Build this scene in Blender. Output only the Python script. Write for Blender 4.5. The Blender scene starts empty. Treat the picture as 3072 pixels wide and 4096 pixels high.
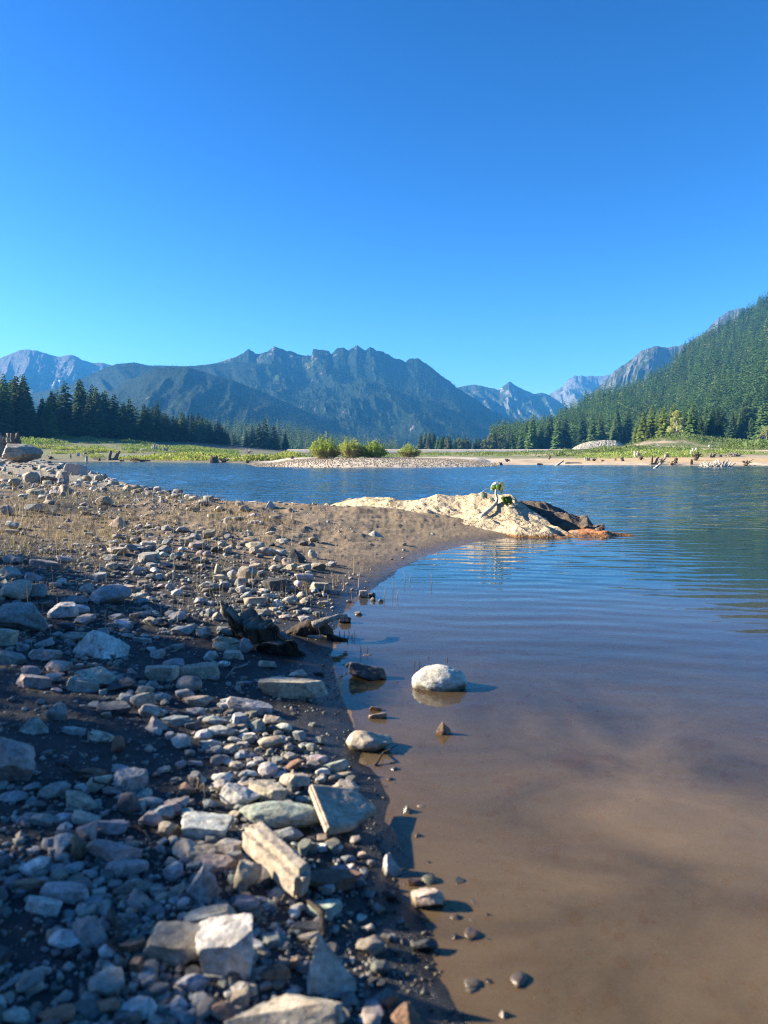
import bpy, bmesh, math, random
import numpy as np
from mathutils import Vector, Matrix
random.seed(7)
RNG = np.random.default_rng(11)
SC = bpy.context.scene
COL = SC.collection
R = math.radians

# ------------------------------------------------------------------ camera
F, CX, CY = 2840.0, 1536.0, 2048.0          # focal length and centre in photo pixels
CAM_H = 1.2
PITCH = math.atan((2048 - 1830) / F)
cam_d = bpy.data.cameras.new('camera')
cam = bpy.data.objects.new('camera', cam_d)
COL.objects.link(cam)
cam.location = (0, 0, CAM_H)
cam.rotation_euler = (R(90) - PITCH, 0, 0)
cam_d.sensor_fit = 'VERTICAL'
cam_d.sensor_height = 36.0
cam_d.lens = F / 4096 * 36
cam_d.clip_start = 0.05
cam_d.clip_end = 40000
cam_d.dof.use_dof = True
cam_d.dof.focus_distance = 60.0
cam_d.dof.aperture_fstop = 3.2
SC.camera = cam
cP, sP = math.cos(PITCH), math.sin(PITCH)


def ray(px, py):
    """Direction (per unit of forward Y distance) through a photo pixel."""
    u = (CY - np.asarray(py, float)) / F
    dy = cP + sP * u
    dz = -sP + cP * u
    return (np.asarray(px, float) - CX) / F / dy, dz / dy


def flat(px, py, z=0.0):
    kx, kz = ray(px, py)
    d = (z - CAM_H) / kz
    return kx * d, d


# ------------------------------------------------------------------ noise
def _h2(ix, iy, seed):
    h = (ix.astype(np.int64) * 374761393 + iy.astype(np.int64) * 668265263 + seed * 1274126177) & 0xffffffff
    h = ((h ^ (h >> 13)) * 1274126177) & 0xffffffff
    h = ((h ^ (h >> 15)) * 2246822519) & 0xffffffff
    h ^= h >> 16
    return h.astype(np.float64) / 2147483648.0 - 1.0


def n2(x, y, seed=0):
    ix, iy = np.floor(x), np.floor(y)
    fx, fy = x - ix, y - iy
    fx = fx * fx * fx * (fx * (fx * 6 - 15) + 10)
    fy = fy * fy * fy * (fy * (fy * 6 - 15) + 10)
    a, b = _h2(ix, iy, seed), _h2(ix + 1, iy, seed)
    c, d = _h2(ix, iy + 1, seed), _h2(ix + 1, iy + 1, seed)
    return (a + (b - a) * fx) * (1 - fy) + (c + (d - c) * fx) * fy


def n3(p, seed=0):
    x, y, z = p[:, 0], p[:, 1], p[:, 2]
    iz = np.floor(z)
    fz = z - iz
    fz = fz * fz * (3 - 2 * fz)
    k = iz.astype(np.int64)
    # two layers of 2-D noise with per-layer hashed offsets
    o1 = _h2(k, k * 0 + 5, seed) * 57.0
    o2 = _h2(k + 1, k * 0 + 5, seed) * 57.0
    return n2(x + o1, y - o1, seed) * (1 - fz) + n2(x + o2, y - o2, seed) * fz


def fbm2(x, y, octaves=4, seed=0, gain=0.5):
    s, a, t = 0, 1.0, 0
    for o in range(octaves):
        s = s + a * n2(x * 2 ** o + 17.3 * o, y * 2 ** o - 9.1 * o, seed + o)
        t += a
        a *= gain
    return s / t


def ridged2(x, y, octaves=4, seed=0, gain=0.5):
    s, a, t = 0, 1.0, 0
    for o in range(octaves):
        s = s + a * (1 - np.abs(n2(x * 2 ** o + 31.7 * o, y * 2 ** o - 5.9 * o, seed + o)) * 1.6)
        t += a
        a *= gain
    return s / t


def fbm3(p, octaves=3, seed=0, gain=0.5):
    s, a = 0, 1.0
    for o in range(octaves):
        s = s + a * n3(p * 2 ** o + 7.7 * o, seed + 13 * o)
        a *= gain
    return s


def smooth(a, b, x):
    t = np.clip((x - a) / (b - a), 0, 1)
    return t * t * (3 - 2 * t)


def inside(poly, x, y):
    x, y = np.asarray(x, float), np.asarray(y, float)
    r = np.zeros(x.shape, bool)
    n = len(poly)
    for i in range(n):
        x1, y1 = poly[i]
        x2, y2 = poly[(i + 1) % n]
        if y1 == y2:
            continue
        c = ((y1 > y) != (y2 > y)) & (x < (x2 - x1) * (y - y1) / (y2 - y1) + x1)
        r ^= c
    return r


def seg_dist(poly, x, y):
    d2 = np.full(x.shape, 1e18)
    n = len(poly)
    for i in range(n):
        x1, y1 = poly[i]
        x2, y2 = poly[(i + 1) % n]
        ex, ey = x2 - x1, y2 - y1
        L = ex * ex + ey * ey
        if L < 1e-12:
            continue
        t = np.clip(((x - x1) * ex + (y - y1) * ey) / L, 0, 1)
        dx, dy = x - x1 - t * ex, y - y1 - t * ey
        d2 = np.minimum(d2, dx * dx + dy * dy)
    return np.sqrt(d2)


# ------------------------------------------------------------------ mesh + object helpers
def mesh_data(name, V, faces, mat, col=None, smooth_shade=True):
    """V (n,3); faces: one index array (m,3)/(m,4) or a list of such arrays."""
    me = bpy.data.meshes.new(name)
    V = np.asarray(V, np.float32)
    if not isinstance(faces, list):
        faces = [faces]
    faces = [np.asarray(f, np.int32) for f in faces if len(f)]
    me.vertices.add(len(V))
    me.vertices.foreach_set('co', V.ravel())
    loops = np.concatenate([f.ravel() for f in faces])
    starts, k = [], 0
    for f in faces:
        starts.append(k + np.arange(len(f), dtype=np.int32) * f.shape[1])
        k += f.size
    starts = np.concatenate(starts)
    me.loops.add(len(loops))
    me.loops.foreach_set('vertex_index', loops)
    me.polygons.add(len(starts))
    me.polygons.foreach_set('loop_start', starts)
    me.update(calc_edges=True)
    me.polygons.foreach_set('use_smooth', np.full(len(starts), smooth_shade))
    if col is not None:
        c = np.asarray(col, np.float32)
        if c.ndim == 1:
            c = np.tile(c, (len(V), 1))
        c = np.concatenate([c[:, :3], np.ones((len(c), 1), np.float32)], 1)
        a = me.attributes.new('col', 'FLOAT_COLOR', 'POINT')
        a.data.foreach_set('color', c.ravel().astype(np.float32))
    me.materials.append(mat)
    return me


def tag(o, label=None, cat=None, group=None, kind=None):
    if label: o['label'] = label
    if cat: o['category'] = cat
    if group: o['group'] = group
    if kind: o['kind'] = kind
    return o


def mk(name, V, faces, mat, parent=None, col=None, smooth_shade=True, loc=None):
    o = bpy.data.objects.new(name, mesh_data(name, V, faces, mat, col, smooth_shade))
    COL.objects.link(o)
    if parent is not None: o.parent = parent
    if loc is not None: o.location = loc
    return o


def empty(name, loc, rz=0.0):
    o = bpy.data.objects.new(name, None)
    COL.objects.link(o)
    o.location = loc
    o.rotation_euler = (0, 0, rz)
    o.empty_display_size = 0.3
    return o


def copy_tree(o, parent=None):
    c = o.copy()
    COL.objects.link(c)
    c.parent = parent
    for ch in list(o.children):
        copy_tree(ch, c)
    return c


def rotz(V, a):
    c, s = math.cos(a), math.sin(a)
    return np.stack([V[:, 0] * c - V[:, 1] * s, V[:, 0] * s + V[:, 1] * c, V[:, 2]], 1)


def merge_instances(V, Fa, pos, scl, rot, cols=None, vcol=None):
    """Many copies of one small mesh as one array set. scl (n,3)."""
    n, m = len(pos), len(V)
    c, s = np.cos(rot)[:, None], np.sin(rot)[:, None]
    X = V[None, :, 0] * scl[:, 0:1]
    Y = V[None, :, 1] * scl[:, 1:2]
    Z = V[None, :, 2] * scl[:, 2:3]
    out = np.stack([X * c - Y * s + pos[:, 0:1], X * s + Y * c + pos[:, 1:2], Z + pos[:, 2:3]], 2).reshape(-1, 3)
    Fo = (Fa[None] + (np.arange(n) * m)[:, None, None]).reshape(-1, Fa.shape[1])
    co = None
    if cols is not None:
        co = np.repeat(cols[:, None, :], m, 1)
        if vcol is not None:
            co = co * vcol[None, :, None]
        co = co.reshape(-1, 3)
    return out, Fo, co


def tube(P, rad, seg=8, cap=True, wob=0.0, seed=0):
    """Tapered tube along points P with radii rad -> V, quads."""
    P = np.asarray(P, float)
    rad = np.broadcast_to(np.asarray(rad, float), (len(P),))
    T = np.gradient(P, axis=0)
    T /= np.linalg.norm(T, axis=1)[:, None] + 1e-9
    up = np.array([0, 0, 1.0]) if abs(T[0, 2]) < 0.8 else np.array([1.0, 0, 0])
    V = []
    A = np.linspace(0, 2 * np.pi, seg, endpoint=False)
    rg = np.random.default_rng(seed)
    lobes = 1 + wob * rg.uniform(-1, 1, seg)
    for i in range(len(P)):
        b1 = np.cross(up, T[i]); b1 /= np.linalg.norm(b1) + 1e-9
        b2 = np.cross(T[i], b1)
        up = b2 if abs(T[i] @ b2) < 0.9 else up
        r = rad[i] * lobes * (1 + wob * 0.5 * rg.uniform(-1, 1, seg))
        V.append(P[i] + np.outer(np.cos(A) * r, b1) + np.outer(np.sin(A) * r, b2))
    V = np.concatenate(V)
    q = []
    for i in range(len(P) - 1):
        a = i * seg + np.arange(seg)
        b = i * seg + (np.arange(seg) + 1) % seg
        q.append(np.stack([a, b, b + seg, a + seg], 1))
    q = np.concatenate(q)
    fs = [q]
    if cap:
        k = len(V)
        V = np.concatenate([V, P[:1], P[-1:]])
        a = np.arange(seg); b = (a + 1) % seg
        e = (len(P) - 1) * seg
        fs.append(np.concatenate([np.stack([b, a, np.full(seg, k)], 1), np.stack([a + e, b + e, np.full(seg, k + 1)], 1)]))
    return V, fs


class MB:
    """Collects pieces into one mesh."""
    def __init__(self):
        self.V, self.F3, self.F4, self.C, self.n = [], [], [], [], 0

    def add(self, V, faces, col=None):
        V = np.asarray(V, float)
        if not isinstance(faces, list): faces = [faces]
        for f in faces:
            f = np.asarray(f, int)
            if len(f) == 0: continue
            (self.F3 if f.shape[1] == 3 else self.F4).append(f + self.n)
        self.V.append(V)
        if col is not None:
            c = np.asarray(col, float)
            self.C.append(np.tile(c, (len(V), 1)) if c.ndim == 1 else c)
        self.n += len(V)

    def build(self, name, mat, parent=None, smooth_shade=True, loc=None):
        fs = []
        if self.F3: fs.append(np.concatenate(self.F3))
        if self.F4: fs.append(np.concatenate(self.F4))
        c = np.concatenate(self.C) if self.C else None
        return mk(name, np.concatenate(self.V), fs, mat, parent, c, smooth_shade, loc)


_ico = {}
def ico(sub):
    if sub not in _ico:
        bm = bmesh.new()
        bmesh.ops.create_icosphere(bm, subdivisions=sub, radius=1.0)
        bm.verts.ensure_lookup_table()
        V = np.array([v.co[:] for v in bm.verts])
        Fa = np.array([[v.index for v in f.verts] for f in bm.faces])
        bm.free()
        _ico[sub] = (V, Fa)
    return _ico[sub]
# ------------------------------------------------------------------ materials
class NT:
    def __init__(self, name):
        self.m = bpy.data.materials.new(name)
        self.m.use_nodes = True
        self.t = self.m.node_tree
        self.t.nodes.clear()
        self.out = self.n('ShaderNodeOutputMaterial')

    def n(self, typ, **kw):
        nd = self.t.nodes.new(typ)
        for k, v in kw.items():
            if k.startswith('i_'):
                nd.inputs[k[2:].replace('_', ' ')].default_value = v
            else:
                setattr(nd, k, v)
        return nd

    def l(self, a, b):
        self.t.links.new(a, b)

    def noise(self, scale, detail=4, rough=0.55, vec=None, dist=0.0):
        nd = self.n('ShaderNodeTexNoise')
        nd.inputs['Scale'].default_value = scale
        nd.inputs['Detail'].default_value = detail
        nd.inputs['Roughness'].default_value = rough
        nd.inputs['Distortion'].default_value = dist
        if vec is not None: self.l(vec, nd.inputs['Vector'])
        return nd.outputs['Fac']

    def ramp(self, fac, stops):
        nd = self.n('ShaderNodeValToRGB')
        e = nd.color_ramp.elements
        while len(e) < len(stops): e.new(0.5)
        for i, (p, c) in enumerate(stops):
            e[i].position = p
            if not hasattr(c, '__len__'): c = (c, c, c)
            e[i].color = (c[0], c[1], c[2], 1)
        self.l(fac, nd.inputs['Fac'])
        return nd.outputs['Color']

    def mix(self, a, b, fac, mode='MIX'):
        nd = self.n('ShaderNodeMix', data_type='RGBA', blend_type=mode)
        for s, v in ((nd.inputs[0], fac), (nd.inputs[6], a), (nd.inputs[7], b)):
            if hasattr(v, 'is_linked'): self.l(v, s)
            elif hasattr(v, '__len__'): s.default_value = (v[0], v[1], v[2], 1)
            else: s.default_value = v if s.type == 'VALUE' else (v, v, v, 1)
        return nd.outputs[2]

    def math(self, op, a, b=None, clamp=False):
        nd = self.n('ShaderNodeMath', operation=op, use_clamp=clamp)
        for s, v in zip(nd.inputs, (a, b)):
            if v is None: continue
            if hasattr(v, 'is_linked'): self.l(v, s)
            else: s.default_value = v
        return nd.outputs[0]

    def mapr(self, v, a, b, c=0.0, d=1.0):
        nd = self.n('ShaderNodeMapRange')
        nd.inputs[1].default_value = a; nd.inputs[2].default_value = b
        nd.inputs[3].default_value = c; nd.inputs[4].default_value = d
        self.l(v, nd.inputs[0])
        return nd.outputs[0]

    def pos(self):
        return self.n('ShaderNodeNewGeometry').outputs['Position']

    def sep(self, v):
        nd = self.n('ShaderNodeSeparateXYZ'); self.l(v, nd.inputs[0]); return nd.outputs

    def stretch(self, v, s):
        nd = self.n('ShaderNodeMapping'); nd.inputs['Scale'].default_value = s
        self.l(v, nd.inputs['Vector']); return nd.outputs[0]

    def attr(self, name='col'):
        return self.n('ShaderNodeAttribute', attribute_name=name).outputs['Color']

    def bump(self, h, strength=0.5, dist=0.02, normal=None):
        nd = self.n('ShaderNodeBump')
        nd.inputs['Strength'].default_value = strength
        nd.inputs['Distance'].default_value = dist
        self.l(h, nd.inputs['Height'])
        if normal is not None: self.l(normal, nd.inputs['Normal'])
        return nd.outputs[0]

    def pbsdf(self, base, rough=0.8, normal=None, spec=0.3):
        b = self.n('ShaderNodeBsdfPrincipled')
        if hasattr(base, 'is_linked'): self.l(base, b.inputs['Base Color'])
        else: b.inputs['Base Color'].default_value = (*base, 1)
        if hasattr(rough, 'is_linked'): self.l(rough, b.inputs['Roughness'])
        else: b.inputs['Roughness'].default_value = rough
        b.inputs['Specular IOR Level'].default_value = spec
        if normal is not None: self.l(normal, b.inputs['Normal'])
        self.l(b.outputs[0], self.out.inputs['Surface'])
        return b


def gain(t, col, fac, lo, hi):
    """multiply a colour by a value mapped from noise"""
    g = t.mapr(fac, 0.25, 0.75, lo, hi)
    nd = t.n('ShaderNodeVectorMath', operation='SCALE')
    t.l(col, nd.inputs[0]); t.l(g, nd.inputs['Scale'])
    return nd.outputs[0]


M = {}


def rock_mat(name, scale=1.0, wet=True, bumpd=0.01):
    t = NT(name)
    tc = t.n('ShaderNodeTexCoord').outputs['Object']
    P = t.pos()
    c = t.attr()
    a = t.noise(9 * scale, 6, 0.6, P, 0.4)
    b = t.noise(60 * scale, 5, 0.65, P)
    v = t.noise(220 * scale, 3, 0.7, P)
    c = gain(t, c, a, 0.62, 1.32)
    c = gain(t, c, b, 0.52, 1.38)
    c = gain(t, c, v, 0.66, 1.3)
    # rusty / dirty blotches and pale mineral veins
    r = t.ramp(t.noise(14 * scale, 5, 0.6, P, 1.0), [(0.50, 0.0), (0.70, 0.6)])
    c = t.mix(c, (0.26, 0.19, 0.12), r)
    d = t.ramp(t.noise(26 * scale, 6, 0.7, P, 0.6), [(0.53, 0.0), (0.66, 0.62)])
    c = t.mix(c, (0.045, 0.04, 0.035), d)
    vn = t.n('ShaderNodeTexVoronoi', feature='DISTANCE_TO_EDGE')
    vn.inputs['Scale'].default_value = 7 * scale
    wv = t.n('ShaderNodeVectorMath', operation='ADD')
    nz = t.n('ShaderNodeTexNoise'); nz.inputs['Scale'].default_value = 8 * scale; t.l(P, nz.inputs['Vector'])
    sc = t.n('ShaderNodeVectorMath', operation='SCALE'); sc.inputs['Scale'].default_value = 0.3 / scale
    t.l(nz.outputs['Color'], sc.inputs[0]); t.l(P, wv.inputs[0]); t.l(sc.outputs[0], wv.inputs[1])
    t.l(wv.outputs[0], vn.inputs['Vector'])
    crack = t.ramp(vn.outputs['Distance'], [(0.0, 1.0), (0.012, 0.0)])
    cm = t.math('MULTIPLY', crack, t.ramp(t.noise(5 * scale, 2, 0.5, P), [(0.5, 0.0), (0.62, 0.5)]))
    c = t.mix(c, (0.10, 0.085, 0.07), cm)
    rough = 0.85
    if wet:
        z = t.sep(P)[2]
        w = t.mapr(t.math('ADD', z, t.math('MULTIPLY', t.math('SUBTRACT', a, 0.5), 0.03)), 0.012, 0.03, 1.0, 0.0)
        c = t.mix(c, t.mix(c, (0.42, 0.38, 0.32), 1.0, 'MULTIPLY'), w)
        rough = t.mapr(w, 0, 1, 0.85, 0.22)
    h = t.math('ADD', t.math('MULTIPLY', a, 0.6), t.math('ADD', t.math('MULTIPLY', b, 0.35), t.math('MULTIPLY', v, 0.12)))
    nrm = t.bump(h, 0.8, bumpd * 1.4)
    t.pbsdf(c, rough, nrm, 0.35)
    return t.m


M['rock'] = rock_mat('river_stone', 1.0, True, 0.008)
M['gravel'] = rock_mat('gravel_stone', 1.6, True, 0.004)
M['bigrock'] = rock_mat('boulder_rock', 0.14, False, 0.12)


def outcrop_mat():
    t = NT('pale_sandstone')
    P = t.pos()
    z = t.sep(P)[2]
    c = t.attr()
    S = t.stretch(P, (1, 1, 3.0))
    a = t.noise(1.3, 7, 0.62, S, 0.5)
    b = t.noise(9, 6, 0.65, P, 0.3)
    v = t.noise(55, 4, 0.65, P)
    c = gain(t, c, a, 0.72, 1.2)
    c = gain(t, c, b, 0.78, 1.18)
    c = gain(t, c, v, 0.84, 1.15)
    d = t.ramp(t.noise(4.5, 7, 0.68, P, 0.8), [(0.57, 0.0), (0.66, 0.55)])
    c = t.mix(c, (0.20, 0.14, 0.08), d)
    CRK = c
    w = t.mapr(t.math('ADD', z, t.math('MULTIPLY', t.math('SUBTRACT', b, 0.5), 0.05)), 0.02, 0.06, 1.0, 0.0)
    c = t.mix(c, (0.22, 0.11, 0.035), w)
    rough = t.mapr(w, 0, 1, 0.9, 0.3)
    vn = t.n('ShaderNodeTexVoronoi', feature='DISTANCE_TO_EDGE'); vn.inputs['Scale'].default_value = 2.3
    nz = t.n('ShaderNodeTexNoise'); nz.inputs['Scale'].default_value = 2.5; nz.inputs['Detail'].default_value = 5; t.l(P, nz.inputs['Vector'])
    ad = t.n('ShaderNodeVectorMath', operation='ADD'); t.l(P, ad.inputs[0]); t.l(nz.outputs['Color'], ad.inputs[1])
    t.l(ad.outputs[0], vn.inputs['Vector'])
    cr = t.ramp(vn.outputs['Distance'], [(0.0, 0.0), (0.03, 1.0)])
    c = t.mix(c, (0.07, 0.05, 0.03), t.math('MULTIPLY', t.math('SUBTRACT', 1.0, cr), t.ramp(a, [(0.4, 0.75), (0.6, 0.15)])))  # crack lines darkened in the colour for the shade deep inside them
    h = t.math('ADD', t.math('MULTIPLY', a, 0.6), t.math('ADD', t.math('MULTIPLY', b, 0.5), t.math('ADD', t.math('MULTIPLY', v, 0.12), t.math('MULTIPLY', cr, 0.22))))
    t.pbsdf(c, rough, t.bump(h, 0.9, 0.055), 0.25)
    return t.m


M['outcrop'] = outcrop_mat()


def ground_mat():
    t = NT('shore_soil')
    P = t.pos()
    x, y, z = t.sep(P)
    c = t.attr()
    a = t.noise(1.1, 5, 0.6, P)
    b = t.noise(14, 6, 0.7, P)
    v = t.noise(120, 4, 0.75, P)
    c = gain(t, c, a, 0.75, 1.25)
    c = gain(t, c, b, 0.6, 1.4)
    c = gain(t, c, v, 0.6, 1.4)
    w = t.mapr(t.math('ADD', z, t.math('MULTIPLY', t.math('SUBTRACT', t.noise(6, 4, 0.6, P), 0.5), 0.05)), 0.0, 0.065, 1.0, 0.0)
    near = t.mapr(y, 40, 60, 1.0, 0.0)
    under = t.mapr(z, -0.02, 0.0, 0.0, 1.0)
    w = t.math('MULTIPLY', w, t.math('MULTIPLY', near, under))
    c = t.mix(c, t.mix(c, (0.5, 0.46, 0.42), 1.0, 'MULTIPLY'), w)
    rough = t.mapr(w, 0, 1, 0.95, 0.16)
    h = t.math('ADD', t.math('MULTIPLY', b, 0.6), t.math('MULTIPLY', v, 0.35))
    t.pbsdf(c, rough, t.bump(h, 0.9, 0.02), 0.45)
    return t.m


M['ground'] = ground_mat()


def water_mat():
    t = NT('lake_water')
    P = t.pos()
    x, y, z = t.sep(P)
    # ripple trains: long crested wavelets running in from the lake
    ry = t.math('ADD', t.math('MULTIPLY', y, 1.0), t.math('MULTIPLY', x, 0.16))
    dn = t.noise(0.55, 3, 0.5, P)
    ph = t.math('ADD', t.math('MULTIPLY', ry, 24.0), t.math('MULTIPLY', dn, 17.0))
    w1 = t.math('SINE', ph)
    ph2 = t.math('ADD', t.math('MULTIPLY', t.math('ADD', y, t.math('MULTIPLY', x, -0.12)), 15.0), t.math('MULTIPLY', t.noise(0.8, 2, 0.5, P), 9.0))
    w2 = t.math('SINE', ph2)
    msk = t.math('MULTIPLY', t.mapr(y, 3.0, 6.0, 0.12, 1.0), t.mapr(x, -0.9, 1.3, 0.22, 1.0))
    msk = t.math('MULTIPLY', msk, t.mapr(t.noise(0.35, 3, 0.6, t.stretch(P, (0.5, 1.0, 1))), 0.3, 0.62, 0.35, 1.0))
    hh = t.math('MULTIPLY', t.math('ADD', t.math('MULTIPLY', w1, 0.0012), t.math('MULTIPLY', w2, 0.0015)), msk)
    fine = t.noise(5.0, 3, 0.6, t.stretch(P, (0.45, 1, 1)))
    hh = t.math('ADD', hh, t.math('MULTIPLY', fine, 0.003))
    chop = t.noise(2.2, 4, 0.6, t.stretch(P, (0.5, 1.0, 1)))
    farm = t.mapr(y, 11.0, 17.0, 0.0, 1.0)
    hh = t.math('ADD', hh, t.math('MULTIPLY', t.math('MULTIPLY', chop, farm), 0.045))
    nrm = t.bump(hh, 1.0, 1.0)
    fr = t.n('ShaderNodeFresnel'); fr.inputs['IOR'].default_value = 1.333
    t.l(nrm, fr.inputs['Normal'])
    gl = t.n('ShaderNodeBsdfGlossy')
    gl.inputs['Color'].default_value = (1, 1, 1, 1)
    t.l(nrm, gl.inputs['Normal'])
    t.l(t.mapr(y, 8.0, 40.0, 0.02, 0.11), gl.inputs['Roughness'])
    tr = t.n('ShaderNodeBsdfTransparent'); tr.inputs['Color'].default_value = (0.95, 0.88, 0.70, 1)
    di = t.n('ShaderNodeBsdfDiffuse')
    mk_ = t.noise(1.4, 5, 0.6, P, 0.9)
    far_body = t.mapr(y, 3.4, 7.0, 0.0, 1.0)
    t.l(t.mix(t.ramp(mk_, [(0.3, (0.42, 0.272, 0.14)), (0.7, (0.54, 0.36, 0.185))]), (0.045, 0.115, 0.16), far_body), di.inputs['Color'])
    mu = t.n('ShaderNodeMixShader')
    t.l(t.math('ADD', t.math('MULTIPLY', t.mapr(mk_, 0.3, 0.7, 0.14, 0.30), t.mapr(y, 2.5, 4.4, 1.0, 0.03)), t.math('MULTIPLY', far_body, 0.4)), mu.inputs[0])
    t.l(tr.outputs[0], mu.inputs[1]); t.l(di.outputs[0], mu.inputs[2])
    mx = t.n('ShaderNodeMixShader')
    t.l(fr.outputs[0], mx.inputs[0]); t.l(mu.outputs[0], mx.inputs[1]); t.l(gl.outputs[0], mx.inputs[2])
    t.l(mx.outputs[0], t.out.inputs['Surface'])
    return t.m


M['water'] = water_mat()


def leaf_mat(name, transl=0.35, vary=0.35, rough=0.6):
    t = NT(name)
    c = t.attr()
    rnd = t.n('ShaderNodeObjectInfo').outputs['Random']
    c = gain(t, c, t.mapr(rnd, 0, 1, 0.25, 0.75), 1 - vary, 1 + vary)
    d = t.n('ShaderNodeBsdfPrincipled'); t.l(c, d.inputs['Base Color']); d.inputs['Roughness'].default_value = rough
    d.inputs['Specular IOR Level'].default_value = 0.25
    s = t.n('ShaderNodeBsdfTranslucent')
    t.l(t.mix(c, (1.0, 1.0, 0.45), 1.0, 'MULTIPLY'), s.inputs['Color'])
    m = t.n('ShaderNodeMixShader'); m.inputs[0].default_value = transl
    t.l(d.outputs[0], m.inputs[1]); t.l(s.outputs[0], m.inputs[2]); t.l(m.outputs[0], t.out.inputs['Surface'])
    return t.m


M['needle'] = leaf_mat('conifer_needles', 0.4, 0.3)
M['leaf'] = leaf_mat('broad_leaves', 0.4, 0.15)
M['straw'] = leaf_mat('dry_stalks', 0.2, 0.1, 0.8)


def wood_mat():
    t = NT('weathered_wood')
    P = t.n('ShaderNodeTexCoord').outputs['Object']
    c = t.attr()
    a = t.noise(3, 5, 0.65, t.stretch(P, (3, 3, 0.5)))
    b = t.noise(18, 5, 0.7, t.stretch(P, (2.5, 2.5, 0.3)))
    c = gain(t, gain(t, c, a, 0.6, 1.35), b, 0.55, 1.4)
    t.pbsdf(c, 0.85, t.bump(t.math('ADD', a, b), 0.8, 0.03), 0.2)
    return t.m


M['wood'] = wood_mat()


def plain(name, rough=0.7):
    t = NT(name)
    c = gain(t, t.attr(), t.noise(12, 4, 0.6, t.pos()), 0.85, 1.15)
    t.pbsdf(c, rough)
    return t.m


M['plain'] = plain('painted_cloth')


def mountain_mat(name, forest, rock, z0, z1, snow=0.0, slope=0.75, ns=1.0, meadow=None):
    t = NT(name)
    g = t.n('ShaderNodeNewGeometry')
    P = g.outputs['Position']
    z = t.sep(P)[2]
    nz = t.sep(g.outputs['Normal'])[2]
    a = t.noise(0.004 * ns, 7, 0.65, P)
    b = t.noise(0.02 * ns, 6, 0.7, P)
    v = t.noise(0.09 * ns, 4, 0.75, t.stretch(P, (1, 1, 0.4)))
    fc = t.ramp(v, [(0.3, tuple(k * 0.5 for k in forest)), (0.7, tuple(k * 1.5 for k in forest))])
    if meadow is not None:
        mm = t.math('MULTIPLY', t.ramp(a, [(0.58, 0.0), (0.64, 1.0)]), t.mapr(z, z0 * 0.55, z0 * 0.9, 0.0, 1.0))
        fc = t.mix(fc, meadow, mm)
    rc = t.ramp(b, [(0.3, tuple(k * 0.45 for k in rock)), (0.5, rock), (0.72, tuple(k * 1.45 for k in rock))])
    alt = t.mapr(z, z0, z1, 0.0, 1.0)
    st = t.mapr(nz, slope, slope - 0.2, 0.0, 0.55)
    f = t.math('ADD', t.math('ADD', alt, st), t.math('MULTIPLY', t.math('SUBTRACT', t.math('ADD', a, b), 1.0), 2.4))
    f = t.ramp(f, [(0.45, 0.0), (0.62, 1.0)])
    c = t.mix(fc, rc, f)
    if snow:
        s = t.ramp(t.noise(0.0065 * ns, 6, 0.62, t.stretch(P, (0.8, 1, 1.8)), 0.6), [(1 - snow, 0.0), (1 - snow + 0.025, 1.0)])
        s = t.math('MULTIPLY', s, t.mapr(z, z0 * 0.9, z0 * 1.2, 0.0, 1.0))
        c = t.mix(c, (0.8, 0.82, 0.85), s)
    h = t.math('ADD', t.math('MULTIPLY', b, 0.6), t.math('MULTIPLY', v, 0.4))
    t.pbsdf(c, 0.95, t.bump(h, 0.9, 40.0 / ns), 0.1)
    return t.m


def haze_mat(density):
    t = NT('mountain_air')
    v = t.n('ShaderNodeVolumePrincipled')
    v.inputs['Color'].default_value = HAZE_COL
    v.inputs['Density'].default_value = density
    v.inputs['Anisotropy'].default_value = 0.0
    t.l(v.outputs[0], t.out.inputs['Volume'])
    return t.m
# ------------------------------------------------------------------ light and sky
SUN_EL, SUN_FWD = R(22), R(9)
SUN = np.array([-math.cos(SUN_EL) * math.cos(SUN_FWD), math.cos(SUN_EL) * math.sin(SUN_FWD), math.sin(SUN_EL)])
HAZE_COL = (0.08, 0.42, 1.0, 1)
HAZE_DENSITY = 1.25e-4
w = bpy.data.worlds.new('World')
SC.world = w
w.use_nodes = True
nt = w.node_tree
bg = nt.nodes['Background']
sky = nt.nodes.new('ShaderNodeTexSky')
sky.sky_type = 'NISHITA'
sky.sun_disc = False
sky.sun_elevation = SUN_EL
sky.sun_rotation = R(360 - 81)
sky.altitude = 700
sky.air_density = 1.0
sky.dust_density = 0.5
sky.ozone_density = 3.0
hs = nt.nodes.new('ShaderNodeHueSaturation')
hs.inputs['Saturation'].default_value = 1.12
hs.inputs['Hue'].default_value = 0.505
sa = nt.nodes.new('ShaderNodeVectorMath'); sa.operation = 'SCALE'; sa.inputs['Scale'].default_value = 0.1
gm = nt.nodes.new('ShaderNodeGamma'); gm.inputs['Gamma'].default_value = 1.62
sb = nt.nodes.new('ShaderNodeVectorMath'); sb.operation = 'SCALE'; sb.inputs['Scale'].default_value = 10.9
nt.links.new(sky.outputs[0], sa.inputs[0]); nt.links.new(sa.outputs[0], gm.inputs['Color'])
nt.links.new(gm.outputs[0], sb.inputs[0]); nt.links.new(sb.outputs[0], hs.inputs['Color'])
nt.links.new(hs.outputs[0], bg.inputs['Color'])
bg.inputs['Strength'].default_value = 0.10
sl = bpy.data.lights.new('sun', 'SUN')
sl.energy = 5.0
sl.angle = R(0.5)
sl.color = (1.0, 0.88, 0.69)
so = bpy.data.objects.new('sun', sl)
COL.objects.link(so)
so.rotation_euler = Vector(SUN).to_track_quat('Z', 'Y').to_euler()
SC.view_settings.view_transform = 'Standard'
SC.view_settings.look = 'None'
SC.view_settings.exposure = 2.0
SC.view_settings.gamma = 1.0
SC.cycles.use_denoising = True
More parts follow.
